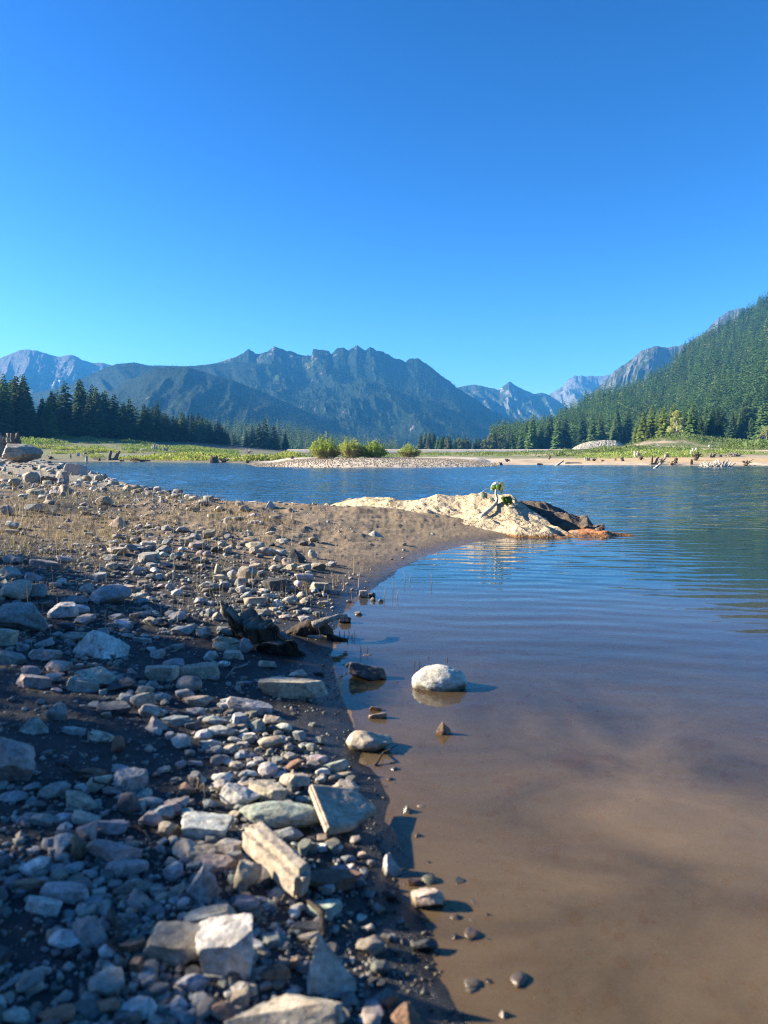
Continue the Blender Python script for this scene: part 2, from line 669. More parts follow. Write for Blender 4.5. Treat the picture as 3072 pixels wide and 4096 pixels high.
SC.cycles.denoising_prefilter = 'NONE'
SC.cycles.filter_width = 1.1
SC.cycles.max_bounces = 8
SC.cycles.diffuse_bounces = 3
SC.cycles.glossy_bounces = 3
SC.cycles.transparent_max_bounces = 12
SC.cycles.volume_bounces = 0
SC.cycles.caustics_reflective = False
SC.cycles.caustics_refractive = False
SC.cycles.sample_clamp_indirect = 4.0
# ------------------------------------------------------------------ lake outline (world metres, water level z = 0)
def wpts(px):
    return [tuple(float(c) for c in flat(a, b)) for a, b in px]

NEAR_FRONT = wpts([(1900, 4090), (1800, 3900), (1730, 3700), (1680, 3500), (1610, 3300), (1545, 3150), (1470, 3020), (1395, 2860),
                   (1345, 2720), (1325, 2620), (1350, 2500), (1395, 2410), (1500, 2330), (1640, 2250), (1760, 2205), (1900, 2172)])
NEAR_BACK = [(3.0, 12.0), (1.5, 14.2), (0.2, 15.6), (-1.4, 16.2), (-2.8, 16.9), (-4.3, 19), (-6.1, 22.5), (-8.9, 27.5), (-13.0, 35.0),
             (-18.0, 44.0), (-24.0, 54.0), (-34, 64), (-70, 82), (-180, 130)]
FAR = wpts([(-700, 1847), (-200, 1847), (0, 1847), (200, 1847), (350, 1847), (560, 1848), (860, 1851), (985, 1853)]) + \
      wpts([(1030, 1865), (1110, 1868), (1300, 1870), (1600, 1870), (1850, 1868), (1985, 1865), (1990, 1860), (2060, 1859), (2300, 1860),
            (2600, 1861), (2800, 1862), (3072, 1863), (3500, 1864), (4400, 1868)])
LAKE = [(2.2, -40.0), (0.9, -4.0), (0.55, 0.2)] + NEAR_FRONT + [(2.4, 11.0)] + NEAR_BACK + FAR + [(150, 60), (150, -40)]


def bearing_px(x, y):
    return CX + F * x / np.maximum(y, 1e-3) * (cP + sP * (CY - 1830) / F)


SLOPE = np.array([(-900, .09), (0, .083), (350, .062), (560, .052), (900, .032), (1200, .014), (2000, .014), (2300, .018), (2600, .027), (3100, .030), (4400, .03)])
SMAX = np.array([(-900, 150), (0, 160), (560, 230), (900, 380), (1200, 400), (2300, 380), (2600, 260), (4400, 260)])


def sd_lake(x, y):
    d = seg_dist(LAKE, x, y)
    return np.where(inside(LAKE, x, y), -d, d)


def hgt(x, y, detail=True):
    x = np.asarray(x, float).ravel(); y = np.asarray(y, float).ravel()
    r = np.hypot(x, y)
    jit = np.clip(r * 0.014, 0.045, 1.2)
    f1 = 0.9 / np.clip(r * 0.1, 0.6, 12)
    s = sd_lake(x, y)
    s = s + jit * fbm2(x * f1, y * f1, 3, 3) + .03 * (r < 20) * fbm2(x * 7, y * 7, 3, 8)
    ydiv = 83 + np.maximum(0, -x - 40) * 0.9
    near = y < ydiv
    sp = np.maximum(s, 0)
    zn = 0.92 * (1 - np.exp(-sp * 0.135)) + 0.052 * np.maximum(0, -x - 11.5) * smooth(5, 25, y)
    px = bearing_px(x, np.maximum(y, 5))
    sl = np.interp(px, SLOPE[:, 0], SLOPE[:, 1]); sm = np.interp(px, SMAX[:, 0], SMAX[:, 1])
    se = np.minimum(sp, sm)
    zf = 0.35 * (1 - np.exp(-sp / 2.5)) + sl * se * smooth(0, 25, sp) 
    barw = smooth(1010, 1180, px) * (1 - smooth(1900, 2010, px))
    bar = barw * 1.25 * (1 - np.exp(-sp / 6.5)) * (1 - 0.55 * smooth(22, 60, sp))
    zf = np.maximum(zf, bar) + 0.30 * smooth(20, 80, sp) * fbm2(x * .05, y * .05, 3, 21)
    # wooded mound behind the right shore
    zf = zf + 4.0 * np.exp(-(((px - 2720) / 190) ** 2 + ((y - 318) / 45) ** 2)) * (y > 150)
    su = np.maximum(-s, 0)
    zu = -(0.075 * np.minimum(su, 3) + 0.16 * np.clip(su - 3, 0, 14) + 0.03 * np.clip(su - 17, 0, 60))
    z = np.where(s > 0, np.where(near, zn, zf), zu)
    if detail:
        nz = smooth(0.0, 60, -r + 60)
        a = 0.014 * fbm2(x * 2.1, y * 2.1, 4, 40) + 0.035 * fbm2(x * 0.55, y * 0.55, 3, 44) * np.clip(sp / 2, 0, 1)
        sad = smooth(-5.0, -3.0, x) * smooth(6.5, 8.5, y) * smooth(0.2, 1.2, sp)
        a = a + sad * 0.05 * ridged2(x * 1.2, y * 3.4, 3, 50) - sad * 0.02
        clod = np.clip(fbm2(x * 23, y * 23, 3, 60), 0, 1) * 0.014 * (r < 14) * np.clip(sp / .35, 0, 1)
        gr = smooth(6.0, 9.0, y) * (1 - smooth(20, 40, y)) * np.clip(sp / 2.0, 0, 1)
        a = a + gr * 0.05 * ridged2(x * 2.3, y * 4.2, 3, 71)
        z = z + np.where(near, (a + clod) * np.where(s > 0, np.clip(0.35 + sp * 0.7, 0, 1), 0.5), 0.05 * fbm2(x * .6, y * .6, 3, 45) * np.clip(sp / 3, 0, 1))
    return z


def hit(px, py, dmax=700.0, steps=420):
    """Where a view line through photo pixels meets the ground (or the water)."""
    px = np.atleast_1d(np.asarray(px, float)); py = np.atleast_1d(np.asarray(py, float))
    kx, kz = ray(px, py)
    D = np.exp(np.linspace(math.log(0.5), math.log(dmax), steps))
    n = len(px)
    best = np.full(n, float(dmax))
    X = kx[:, None] * D[None]; Z = CAM_H + kz[:, None] * D[None]
    H = np.maximum(hgt(X, np.broadcast_to(D, X.shape), False).reshape(n, -1), 0.0)
    below = Z < H
    any_ = below.any(1)
    i = np.argmax(below, 1)
    for k in np.where(any_)[0]:
        j = max(i[k], 1)
        g0 = Z[k, j - 1] - H[k, j - 1]; g1 = Z[k, j] - H[k, j]
        t = g0 / (g0 - g1 + 1e-12)
        best[k] = D[j - 1] + (D[j] - D[j - 1]) * t
    return kx * best, best, any_


def gz(x, y):
    return float(hgt(np.array([x]), np.array([y]))[0])


# ------------------------------------------------------------------ ground sheet
def polar(rad, ang):
    RR, AA = np.meshgrid(rad, ang, indexing='ij')
    x, y = RR * np.sin(AA), RR * np.cos(AA)
    nr, na = RR.shape
    i = np.arange(nr - 1)[:, None] * na + np.arange(na - 1)[None]
    q = np.stack([i, i + 1, i + na + 1, i + na], 2).reshape(-1, 4)
    return x.ravel(), y.ravel(), q


ang = np.concatenate([np.linspace(-180, -60, 30)[:-1], np.linspace(-60, -34, 60)[:-1], np.linspace(-34, 34, 700), np.linspace(34, 60, 50)[1:], np.linspace(60, 180, 30)[1:]])
rad = np.concatenate([np.exp(np.linspace(math.log(0.2), math.log(70), 640)), np.exp(np.linspace(math.log(70), math.log(700), 160))[1:], np.exp(np.linspace(math.log(700), math.log(6000), 14))[1:]])
gx, gy, gq = polar(rad, np.radians(ang))
gzv = hgt(gx, gy)
gs = sd_lake(gx, gy)
px_ = bearing_px(gx, np.maximum(gy, 3))
n1 = fbm2(gx * .9, gy * .9, 4, 90)
n2_ = fbm2(gx * .06, gy * .06, 4, 91)


def lerp(a, b, t):
    return a + (b - a) * np.asarray(t)[:, None]


C_ = lambda *c: np.array([c], float)
gc = np.repeat(C_(.038, .036, .033), len(gx), 0)
gc = lerp(gc, C_(.20, .145, .09), smooth(-.15, .5, n1) * smooth(6.5, 8.5, gy))             # dry grassy soil
gc = lerp(gc, C_(.225, .165, .10), smooth(-4.5, -2.8, gx) * smooth(6.0, 8.0, gy))           # sand saddle
gc = lerp(gc, C_(.36, .30, .21), smooth(18, 30, gy))
silt = lerp(np.repeat(C_(.74, .48, .255), len(gx), 0), C_(.60, .40, .20), smooth(0.0, .5, fbm2(gx * 1.3, gy * 2.2, 4, 95)))
silt = lerp(silt, C_(.24, .16, .095), .7 * smooth(.22, .48, fbm2(gx * 6, gy * 9, 4, 96)) * smooth(-.2, .3, fbm2(gx * 1.1, gy * 1.4, 2, 98)))
silt = lerp(silt, C_(.06, .058, .045), smooth(3.6, 7.0, gy))
gc = np.where((gs < 0.0)[:, None], silt, gc)
right0 = smooth(1100, 2050, px_)
far_ = gy > 83 + np.maximum(0, -gx - 40) * 0.9
sp_ = np.maximum(gs, 0)
fc = lerp(np.repeat(C_(.13, .105, .06), len(gx), 0), C_(.46, .36, .24), right0)
fc = fc * (1 + .5 * fbm2(gx * .25, gy * .12, 4, 97))[:, None]
right = smooth(2050, 2300, px_)
fc = lerp(fc, C_(.48, .34, .17), right * smooth(-.1, .3, n2_ + .15) * smooth(6, 12, sp_) * (1 - smooth(30, 45, sp_)))
green = np.where(px_ < 1150, smooth(8, 16, sp_), np.where(px_ < 2050, smooth(35, 60, sp_), smooth(22, 45, sp_)))
fc = lerp(fc, C_(.15, .155, .06), green * smooth(-.35, .25, n2_ + .08))
fc = lerp(fc, C_(.05, .055, .03), smooth(150, 260, sp_))
bw = smooth(1000, 1100, px_) * (1 - smooth(1950, 2030, px_)) * (1 - smooth(28, 40, sp_))
fc = lerp(fc, C_(.52, .44, .33), bw)
gc = np.where((far_ & (gs > -1))[:, None], fc, gc)
ground = tag(mk('ground', np.stack([gx, gy, gzv], 1), gq, M['ground'], None, gc), 'stony lake bed and shore with meadow beyond the water', 'ground', kind='structure')

# ------------------------------------------------------------------ water
wang = np.concatenate([np.linspace(-180, -50, 16)[:-1], np.linspace(-50, -31, 40)[:-1], np.linspace(-31, 31, 420), np.linspace(31, 50, 40)[1:], np.linspace(50, 180, 16)[1:]])
wrad = np.concatenate([np.exp(np.linspace(math.log(0.2), math.log(9), 90))[:-1], np.exp(np.linspace(math.log(9), math.log(330), 520))])
wx, wy, wq = polar(wrad, np.radians(wang))
wz = np.zeros(len(wx))
rg = np.random.default_rng(5)
wr = np.hypot(wx, wy)
for i in range(26):
    lam = 0.22 * (1.9 / 0.22) ** rg.random()
    th = R(-90) + rg.normal(0.25, 0.5)
    ph = rg.uniform(0, 6.28)
    amp = 0.0085 * lam ** 0.8 / math.sqrt(10)
    env = smooth(11, 19, wr)
    wz += amp * env * np.sin(2 * np.pi / lam * (wx * math.cos(th) + wy * math.sin(th)) + ph + 1.5 * fbm2(wx * .15 + i, wy * .15, 2, 130 + i))
calm = smooth(.0, .5, fbm2(wx * .02, wy * .05, 3, 140) + .35) * (1 - 0.8 * smooth(115, 175, wr))
wz *= 0.35 + 0.65 * calm
water = tag(mk('water', np.stack([wx, wy, wz], 1), wq, M['water']), 'rippled blue lake water turning clear brown near the shore', 'water', kind='structure')


# ------------------------------------------------------------------ mountains and hills
def fan(name, prof, dr, df, zf, nu, nv, amp, seed, mat, label, p=1.15, jag=4.0, freq=0.011, back=500.0, grow=0.0, sink=0.0, vfreq=.0016):
    prof = np.array(prof, float)
    u = np.linspace(prof[0, 0], prof[-1, 0], nu)
    yt = np.interp(u, prof[:, 0], prof[:, 1]) + grow
    yt = yt + jag * fbm2(u * .03, u * 0, 6, seed, .66)
    kx, kz = ray(u, yt)
    DR = np.interp(u, prof[:, 0], dr) if hasattr(dr, '__len__') else np.full(nu, float(dr))
    DF = np.interp(u, prof[:, 0], df) if hasattr(df, '__len__') else np.full(nu, float(df))
    ZR = CAM_H + kz * DR - sink
    v = np.linspace(0, 1, nv)
    V, U = np.meshgrid(v, u, indexing='ij')
    D = DR[None] + (DF - DR)[None] * V
    X = kx[None] * D
    warp = 18 * fbm2(U * .006, D * .0022, 3, seed + 5)
    rn = ridged2((U + warp * 1.8 + D * (.16 if seed % 3 else -.16)) * freq, D * vfreq + U * .0015, 5, seed + 9, .52)
    rn = (rn - rn.max()) / (rn.max() - rn.min() + 1e-9)
    env = np.sin(np.pi * np.clip(V, 0, 1)) ** .6 * (1 - .35 * V)
    k = max(3, int(nu * .07)) | 1
    ker = np.hanning(k + 2)[1:-1]; ker /= ker.sum()
    ZS = np.convolve(np.pad(ZR, k // 2, mode='edge'), ker, mode='valid')
    ZZ = ZS[None] + (ZR - ZS)[None] * np.exp(-V * 8)
    Z = ZZ * (1 - V) ** p + zf * (1 - (1 - V) ** p) + amp * ZR[None] * rn * env
    # small scale roughness, never above the skyline
    Z = Z + env * ZR[None] * .02 * (fbm2(U * .08, D * .02, 4, seed + 30) - 1)
    Z = np.minimum(Z, CAM_H - sink + kz[None] * D - .3 * (V > 0))
    nb = 6
    VB = np.linspace(1, 0.15, nb)[:, None]
    DB = DR[None] + (1 - VB) * back
    ZB = ZR[None] - (1 - VB) * back * .75
    Xa = np.concatenate([kx[None] * DB[::-1], X]); Da = np.concatenate([DB[::-1], D]); Za = np.concatenate([ZB[::-1], Z])
    # (rows run from behind the ridge to the foot)
    nr, na = Xa.shape
    i = np.arange(nr - 1)[:, None] * na + np.arange(na - 1)[None]
    q = np.stack([i, i + 1, i + na + 1, i + na], 2).reshape(-1, 4)[:, ::-1]
    o = mk(name, np.stack([Xa.ravel(), Da.ravel(), Za.ravel()], 1), q, mat)
    tag(o, label, 'mountain' if 'mountain' in name else 'hill', kind='structure')
    return dict(X=X, D=D, Z=Z, U=U, o=o)


def sample(g, n, seed, ulo=None, uhi=None, vpow=1.0):
    rg = np.random.default_rng(seed)
    nv, nu = g['X'].shape
    us = g['U'][0]
    a = 0 if ulo is None else np.searchsorted(us, ulo); b = nu - 1 if uhi is None else np.searchsorted(us, uhi)
    fu = rg.uniform(a, b - 1.001, n); fv = rg.random(n) ** vpow * (nv - 1.001)
    iu, iv = fu.astype(int), fv.astype(int)
    cu, cv = fu - iu, fv - iv
    def bl(A):
        return (A[iv, iu] * (1 - cu) + A[iv, iu + 1] * cu) * (1 - cv) + (A[iv + 1, iu] * (1 - cu) + A[iv + 1, iu + 1] * cu) * cv
    return np.stack([bl(g['X']), bl(g['D']), bl(g['Z'])], 1), bl(g['U']), fv / (nv - 1)


FOR = (.019, .034, .018)
ROCK = (.17, .15, .14)
M['mt_snow'] = mountain_mat('snow_streaked_rock', (.05, .06, .035), (.14, .135, .13), 330, 640, .37, .8, 1.0)
M['mt_main'] = mountain_mat('forest_and_crag', FOR, ROCK, 400, 620, 0, .40, 1.3, (.08, .11, .035))
M['mt_forest'] = mountain_mat('far_forest_floor', FOR, (.12, .11, .08), 900, 1500, 0, .2, 1.6)
M['mt_right'] = mountain_mat('rocky_slope', (.05, .065, .03), (.13, .13, .12), 190, 560, .29, .85, 1.0)
M['mt_far'] = mountain_mat('far_rock', (.05, .07, .04), (.17, .17, .16), 300, 640, .31, .85, .8)

A_ = [(-700, 1560), (-350, 1470), (-120, 1450), (0, 1434), (37, 1417), (80, 1399), (111, 1396), (148, 1402), (185, 1414), (235, 1426), (290, 1420), (333, 1442), (370, 1451), (426, 1455), (560, 1500), (700, 1580)]
fan('snowy_mountain', A_, 4600, 3000, 20, 420, 110, .30, 201, M['mt_snow'], 'hazy blue mountain with snow streaks behind the left forest', jag=5, p=1.1)
B_ = [(-900, 1640), (-300, 1610), (0, 1590), (250, 1540), (426, 1462), (469, 1447), (537, 1442), (592, 1454), (654, 1454), (740, 1457), (864, 1448), (938, 1439), (1100, 1450), (1300, 1520), (1500, 1620)]
gB = fan('forested_hill', B_, 3000, 1900, 10, 320, 90, .30, 221, M['mt_forest'], 'hazy forested shoulder between the snowy mountain and the crags', jag=2, grow=8, p=1.0)
MAIN = [(560, 1480), (760, 1470), (864, 1455), (938, 1433), (965, 1415), (994, 1397), (1010, 1408), (1024, 1417), (1067, 1408), (1098, 1386), (1147, 1402), (1197, 1417), (1246, 1420), (1252, 1396), (1314, 1402), (1326, 1414),
        (1345, 1393), (1376, 1393), (1394, 1405), (1428, 1381), (1462, 1404), (1481, 1385), (1505, 1402), (1530, 1402), (1579, 1433), (1623, 1445), (1635, 1433), (1672, 1430), (1703, 1454),
        (1765, 1500), (1826, 1547), (1888, 1590), (1950, 1627), (2011, 1667), (2048, 1683), (2100, 1712), (2200, 1760)]
gC = fan('crag_mountain', MAIN, 3200, 1750, 10, 700, 190, .34, 241, M['mt_main'], 'large hazy blue mountain with a jagged rocky crest', jag=9, p=1.05, freq=.0042, vfreq=.0030)
B2 = [(-700, 1720), (-200, 1700), (200, 1650), (444, 1555), (555, 1495), (630, 1464), (753, 1460), (833, 1485), (926, 1512), (1024, 1548), (1130, 1595), (1250, 1650), (1400, 1728), (1460, 1762), (1520, 1790)]
gB2 = fan('rounded_hill', B2, 2300, 1350, 8, 300, 90, .16, 261, M['mt_forest'], 'smooth dark blue forested hill in front of the crag mountain', jag=2, grow=8, p=1.0)
E_ = [(2050, 1640), (2140, 1590), (2196, 1578), (2233, 1554), (2252, 1545), (2270, 1520), (2301, 1501), (2344, 1507), (2394, 1504), (2443, 1500), (2520, 1480), (2700, 1500)]
fan('distant_mountain', E_, 5400, 3600, 20, 260, 90, .34, 281, M['mt_far'], 'distant pale grey mountain with snow patches in the valley gap', jag=6)
D_ = [(1700, 1580), (1832, 1549), (1860, 1541), (1900, 1538), (1950, 1550), (1999, 1559), (2020, 1540), (2036, 1525), (2048, 1532), (2091, 1557), (2140, 1577), (2165, 1570), (2196, 1578), (2260, 1625), (2400, 1700), (2500, 1740)]
fan('peaked_mountain', D_, 4300, 2700, 15, 320, 100, .40, 301, M['mt_far'], 'hazy mountain with a small pointed peak right of the crags', jag=4, p=1.1)
F_ = [(2300, 1640), (2400, 1540), (2443, 1500), (2480, 1470), (2542, 1427), (2566, 1402), (2616, 1385), (2665, 1390), (2715, 1385), (2745, 1378), (2776, 1356), (2826, 1328), (2875, 1270), (2912, 1246), (2960, 1232), (3000, 1232), (3100, 1245), (3500, 1330)]
fan('rocky_mountain', F_, 2900, 1900, 20, 420, 110, .30, 321, M['mt_right'], 'grey rocky mountain rising behind the forested slope at the right', jag=6, p=1.1)
G_ = [(1900, 1745), (2048, 1717), (2110, 1708), (2202, 1674), (2295, 1620), (2394, 1570), (2573, 1510), (2665, 1460), (2745, 1384), (2850, 1318), (2974, 1240), (3036, 1194), (3072, 1171), (3300, 1050), (3800, 900)]
gG = fan('forested_slope', G_, [800, 850, 880, 920, 960, 1000, 1080, 1130, 1180, 1230, 1300, 1330, 1350, 1450, 1500],
         [620, 600, 590, 580, 570, 560, 520, 500, 480, 460, 440, 430, 430, 420, 420], 5, 300, 80, .10, 341, M['mt_forest'], 'steep green forested slope rising at the right', jag=0, p=1.0, sink=15, freq=.006)
# low wooded rise left of the valley mouth
L_ = [(700, 1690), (912, 1690), (1024, 1690), (1092, 1690), (1166, 1708), (1240, 1727), (1320, 1750), (1400, 1767), (1493, 1778), (1600, 1792)]
gL = fan('wooded_rise', L_, 1150, 760, 5, 140, 30, .08, 361, M['mt_forest'], 'low wooded rise at the left of the valley mouth', jag=0, p=1.0, sink=6)

# unseen wooded hill, added behind the viewer to shut off part of the sky
ha = np.radians(np.linspace(102, 262, 120)); hr = np.linspace(26, 190, 40)
HR, HA = np.meshgrid(hr, ha, indexing='ij')
hx_, hy_ = (HR * np.sin(HA)).ravel(), (HR * np.cos(HA)).ravel()
edge = smooth(102, 125, np.degrees(HA).ravel()) * (1 - smooth(238, 262, np.degrees(HA).ravel()))
hz_ = .2 + edge * (36 * smooth(22, 190, HR.ravel()) ** .8 * (1 + .25 * fbm2(hx_ * .02, hy_ * .02, 4, 777))) + 1.5 * fbm2(hx_ * .15, hy_ * .15, 3, 778) * edge
i = np.arange(len(hr) - 1)[:, None] * len(ha) + np.arange(len(ha) - 1)[None]
tag(mk('sky_block_hill', np.stack([hx_, hy_, hz_], 1), np.stack([i, i + 1, i + len(ha) + 1, i + len(ha)], 2).reshape(-1, 4), M['mt_forest']), 'unseen dark wooded hill added behind the viewer to cut sky light', 'hill', kind='structure')

# the air
hz = bpy.data.meshes.new('haze')
bm = bmesh.new()
bmesh.ops.create_cube(bm, size=1.0)
bm.to_mesh(hz); bm.free()
hz.materials.append(haze_mat(HAZE_DENSITY))
ho = bpy.data.objects.new('haze', hz)
COL.objects.link(ho)
ho.scale = (13000, 13000, 810)
ho.location = (0, 300, 395)
tag(ho, 'thin blue mountain haze filling the valley', 'haze', kind='stuff')
# ------------------------------------------------------------------ conifers
BARK = (.10, .075, .055)


def conifer_mesh(seed, levels, nb, r=0.17, z0=0.05, bare=0.0, trunk=False, rag=.28):
    """Unit-height conifer crown made of drooping needle sprays."""
    rg = np.random.default_rng(seed)
    V, T, C = [], [], []
    for i in range(levels):
        f = (i + rg.uniform(-.3, .3)) / levels
        z = z0 + (0.985 - z0) * np.clip(f, 0, 1) ** .92
        rel = (z - z0) / (1 - z0)
        L0 = r * (1 - rel) ** .72 * (0.75 + .25 * min(1, rel * 8)) + .008
        for k in range(max(4, int(nb * (1 - .35 * rel)))):
            if rg.random() < bare: continue
            a = rg.uniform(0, 2 * np.pi)
            L = L0 * rg.uniform(1 - rag, 1 + rag * .8)
            droop = L * rg.uniform(.15, .5) - L * .25 * rel
            w = L * rg.uniform(.22, .36)
            ca, sa = math.cos(a), math.sin(a)
            zb = z + rg.uniform(-.008, .008)
            n = len(V)
            for (t, s, dz) in ((.05, 0, .012), (.62, w, -droop * .75), (1.0, 0, -droop), (.62, -w, -droop * .75), (.6, 0, -droop * .35 + .012)):
                V.append((ca * L * t - sa * s, sa * L * t + ca * s, zb + dz))
            T += [(n, n + 1, n + 4), (n + 1, n + 2, n + 4), (n + 2, n + 3, n + 4), (n + 3, n, n + 4)]
            b = rg.uniform(.75, 1.2)
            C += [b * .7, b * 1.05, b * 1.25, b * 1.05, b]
    n = len(V)
    V += [(.004, 0, .97), (-.004, .003, .97), (0, -.004, .97), (0, 0, 1.0)]
    T += [(n, n + 1, n + 3), (n + 1, n + 2, n + 3), (n + 2, n, n + 3)]
    C += [1] * 4
    return np.array(V), np.array(T), np.array(C)


def trunk_mesh(r0=.014, h=.9, seg=7):
    zs = np.linspace(0, h, 7)
    P = np.stack([zs * 0, zs * 0, zs - .02], 1)
    return tube(P, r0 * (1 - zs / h * .85), seg)


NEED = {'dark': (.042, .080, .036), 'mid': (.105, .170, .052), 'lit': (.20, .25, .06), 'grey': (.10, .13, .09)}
_crown_cache = {}


def conifer(kind, variant, x, y, h, width, label, group, z=None, cat='conifer'):
    key = (kind, variant)
    if key not in _crown_cache:
        rg = np.random.default_rng(900 + variant)
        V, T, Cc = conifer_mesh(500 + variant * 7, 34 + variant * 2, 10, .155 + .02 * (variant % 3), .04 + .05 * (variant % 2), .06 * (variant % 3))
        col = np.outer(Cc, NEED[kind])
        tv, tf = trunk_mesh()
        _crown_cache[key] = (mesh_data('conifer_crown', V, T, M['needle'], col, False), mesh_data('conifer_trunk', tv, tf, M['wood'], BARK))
    cm, tm = _crown_cache[key]
    zz = gz(x, y) if z is None else z
    root = empty('conifer', (x, y, zz - .05), random.uniform(0, 6.28))
    root.scale = (h * width * 1.3, h * width * 1.3, h)
    tag(root, label, cat, group)
    for nm, me in (('trunk', tm), ('crown', cm)):
        o = bpy.data.objects.new(nm, me); COL.objects.link(o); o.parent = root
    return root


NCON = 0
def base_xy(px, d):
    kx = (px - CX) / F / (cP + sP * (CY - 1800) / F)
    return kx * d, d


def top_h(px, py, y, z0):
    _, kz = ray(px, py)
    return CAM_H + float(kz) * y - z0


# left stand
LSIL = np.array([(-160, 1500), (-80, 1520), (0, 1540), (25, 1490), (40, 1530), (55, 1506), (77, 1500), (90, 1530), (105, 1492), (125, 1560), (138, 1640), (160, 1597), (190, 1572), (250, 1530), (275, 1520), (325, 1512), (355, 1528), (383, 1526), (420, 1555),
                 (470, 1575), (520, 1594), (590, 1616), (632, 1600), (660, 1640), (690, 1662), (740, 1648), (770, 1645), (805, 1652), (850, 1672), (885, 1684), (920, 1730), (935, 1760)])
rgp = np.random.default_rng(77)
for (px, top, lab) in ((25, 1487, 'tall dark spire conifer standing behind the big grey stump'), (78, 1500, 'tall narrow conifer beside the gap in the left stand'),
                       (105, 1492, 'tallest conifer at the gap in the left stand, with ragged open branches'), (632, 1598, 'lone conifer poking above the sloping top of the left stand'),
                       (325, 1512, 'broad conifer crowning the highest part of the left stand'), (770, 1643, 'upright conifer near the lake end of the left stand')):
    d = np.interp(px, [0, 600, 930], [335, 420, 530])
    x, y = base_xy(px, d)
    z = gz(x, y)
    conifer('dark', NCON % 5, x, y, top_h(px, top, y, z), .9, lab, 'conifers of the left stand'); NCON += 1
for i in range(118):
    px = rgp.uniform(-150, 925)
    layer = i % 4
    d = np.interp(px, [0, 600, 930], [325, 405, 520]) + (3 - layer) * 14 + rgp.uniform(-4, 8)
    x, y = base_xy(px, d)
    z = gz(x, y)
    top = np.interp(px, LSIL[:, 0], LSIL[:, 1])
    base_py = 1772
    top = top + rgp.uniform(-4, 22) if layer < 2 else top + rgp.uniform(.0, .30) * (base_py - top)
    hh = max(7, top_h(px, top, y, z))
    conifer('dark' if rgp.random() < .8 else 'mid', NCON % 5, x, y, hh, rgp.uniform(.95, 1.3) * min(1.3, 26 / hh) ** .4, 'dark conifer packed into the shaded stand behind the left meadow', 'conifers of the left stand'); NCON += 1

# right shore conifers on the mound
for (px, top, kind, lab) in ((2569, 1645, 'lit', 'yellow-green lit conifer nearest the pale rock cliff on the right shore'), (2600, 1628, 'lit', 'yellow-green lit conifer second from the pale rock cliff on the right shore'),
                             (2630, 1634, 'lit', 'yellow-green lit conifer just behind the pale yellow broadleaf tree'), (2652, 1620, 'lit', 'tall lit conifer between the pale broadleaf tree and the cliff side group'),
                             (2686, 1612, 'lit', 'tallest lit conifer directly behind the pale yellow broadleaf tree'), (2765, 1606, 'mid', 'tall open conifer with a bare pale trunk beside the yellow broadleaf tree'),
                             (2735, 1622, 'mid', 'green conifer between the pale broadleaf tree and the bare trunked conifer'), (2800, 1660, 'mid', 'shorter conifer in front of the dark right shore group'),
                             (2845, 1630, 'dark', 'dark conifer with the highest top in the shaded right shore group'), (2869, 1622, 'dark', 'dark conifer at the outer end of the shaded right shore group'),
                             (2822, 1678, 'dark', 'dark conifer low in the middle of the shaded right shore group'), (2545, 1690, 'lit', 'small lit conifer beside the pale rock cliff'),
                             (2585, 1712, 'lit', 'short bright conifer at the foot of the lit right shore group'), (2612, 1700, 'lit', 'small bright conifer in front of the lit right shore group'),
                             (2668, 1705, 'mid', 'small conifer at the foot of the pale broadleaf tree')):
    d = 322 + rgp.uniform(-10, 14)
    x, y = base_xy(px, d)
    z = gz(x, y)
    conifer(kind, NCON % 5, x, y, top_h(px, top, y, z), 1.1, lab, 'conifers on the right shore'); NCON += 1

# valley floor band beyond the embankment, and the front row of the slope
for i in range(52):
    px = rgp.uniform(1672, 2110)
    d = rgp.uniform(545, 620)
    x, y = base_xy(px, d); z = gz(x, y)
    top = np.interp(px, [1672, 1690, 1720, 1800, 1900, 1960, 2000, 2110], [1732, 1724, 1722, 1730, 1742, 1728, 1722, 1700]) + abs(rgp.normal(0, 14))
    conifer(['mid', 'dark', 'grey'][i % 3], NCON % 5, x, y, max(6, top_h(px, top, y, z)), 1.2, 'conifer in the belt beyond the pale embankment', 'conifers beyond the embankment'); NCON += 1
for i in range(84):
    px = rgp.uniform(2090, 3110)
    d = np.interp(px, [2048, 2500, 3072], [585, 500, 420]) - rgp.uniform(-20, 30)
    if 2260 < px < 2530: d = max(d, 505)
    x, y = base_xy(px, d); z = gz(x, y)
    conifer(['mid', 'mid', 'dark'][i % 3], NCON % 5, x, y, rgp.uniform(15, 29), 1.05, 'green conifer along the lower edge of the right forest', 'conifers at the foot of the right slope'); NCON += 1
for (px, top, base, lab) in ((1061, 1668, 1792, 'tall dark conifer at the lake end of the left trees, rising above its neighbours'), (1038, 1690, 1792, 'dark conifer just left of the tall one before the wooded rise'),
                             (1098, 1700, 1792, 'dark conifer just right of the tall one before the wooded rise'), (1142, 1726, 1792, 'small dark conifer at the end of the left trees beside the embankment'), (1010, 1700, 1792, 'dark conifer in the dip before the wooded rise'), (985, 1716, 1790, 'short dark conifer where the left stand ends')):
    d = 520
    x, y = base_xy(px, d); z = gz(x, y)
    conifer('dark', NCON % 5, x, y, top_h(px, top, y, z), 1.25, lab, 'conifers of the left stand'); NCON += 1


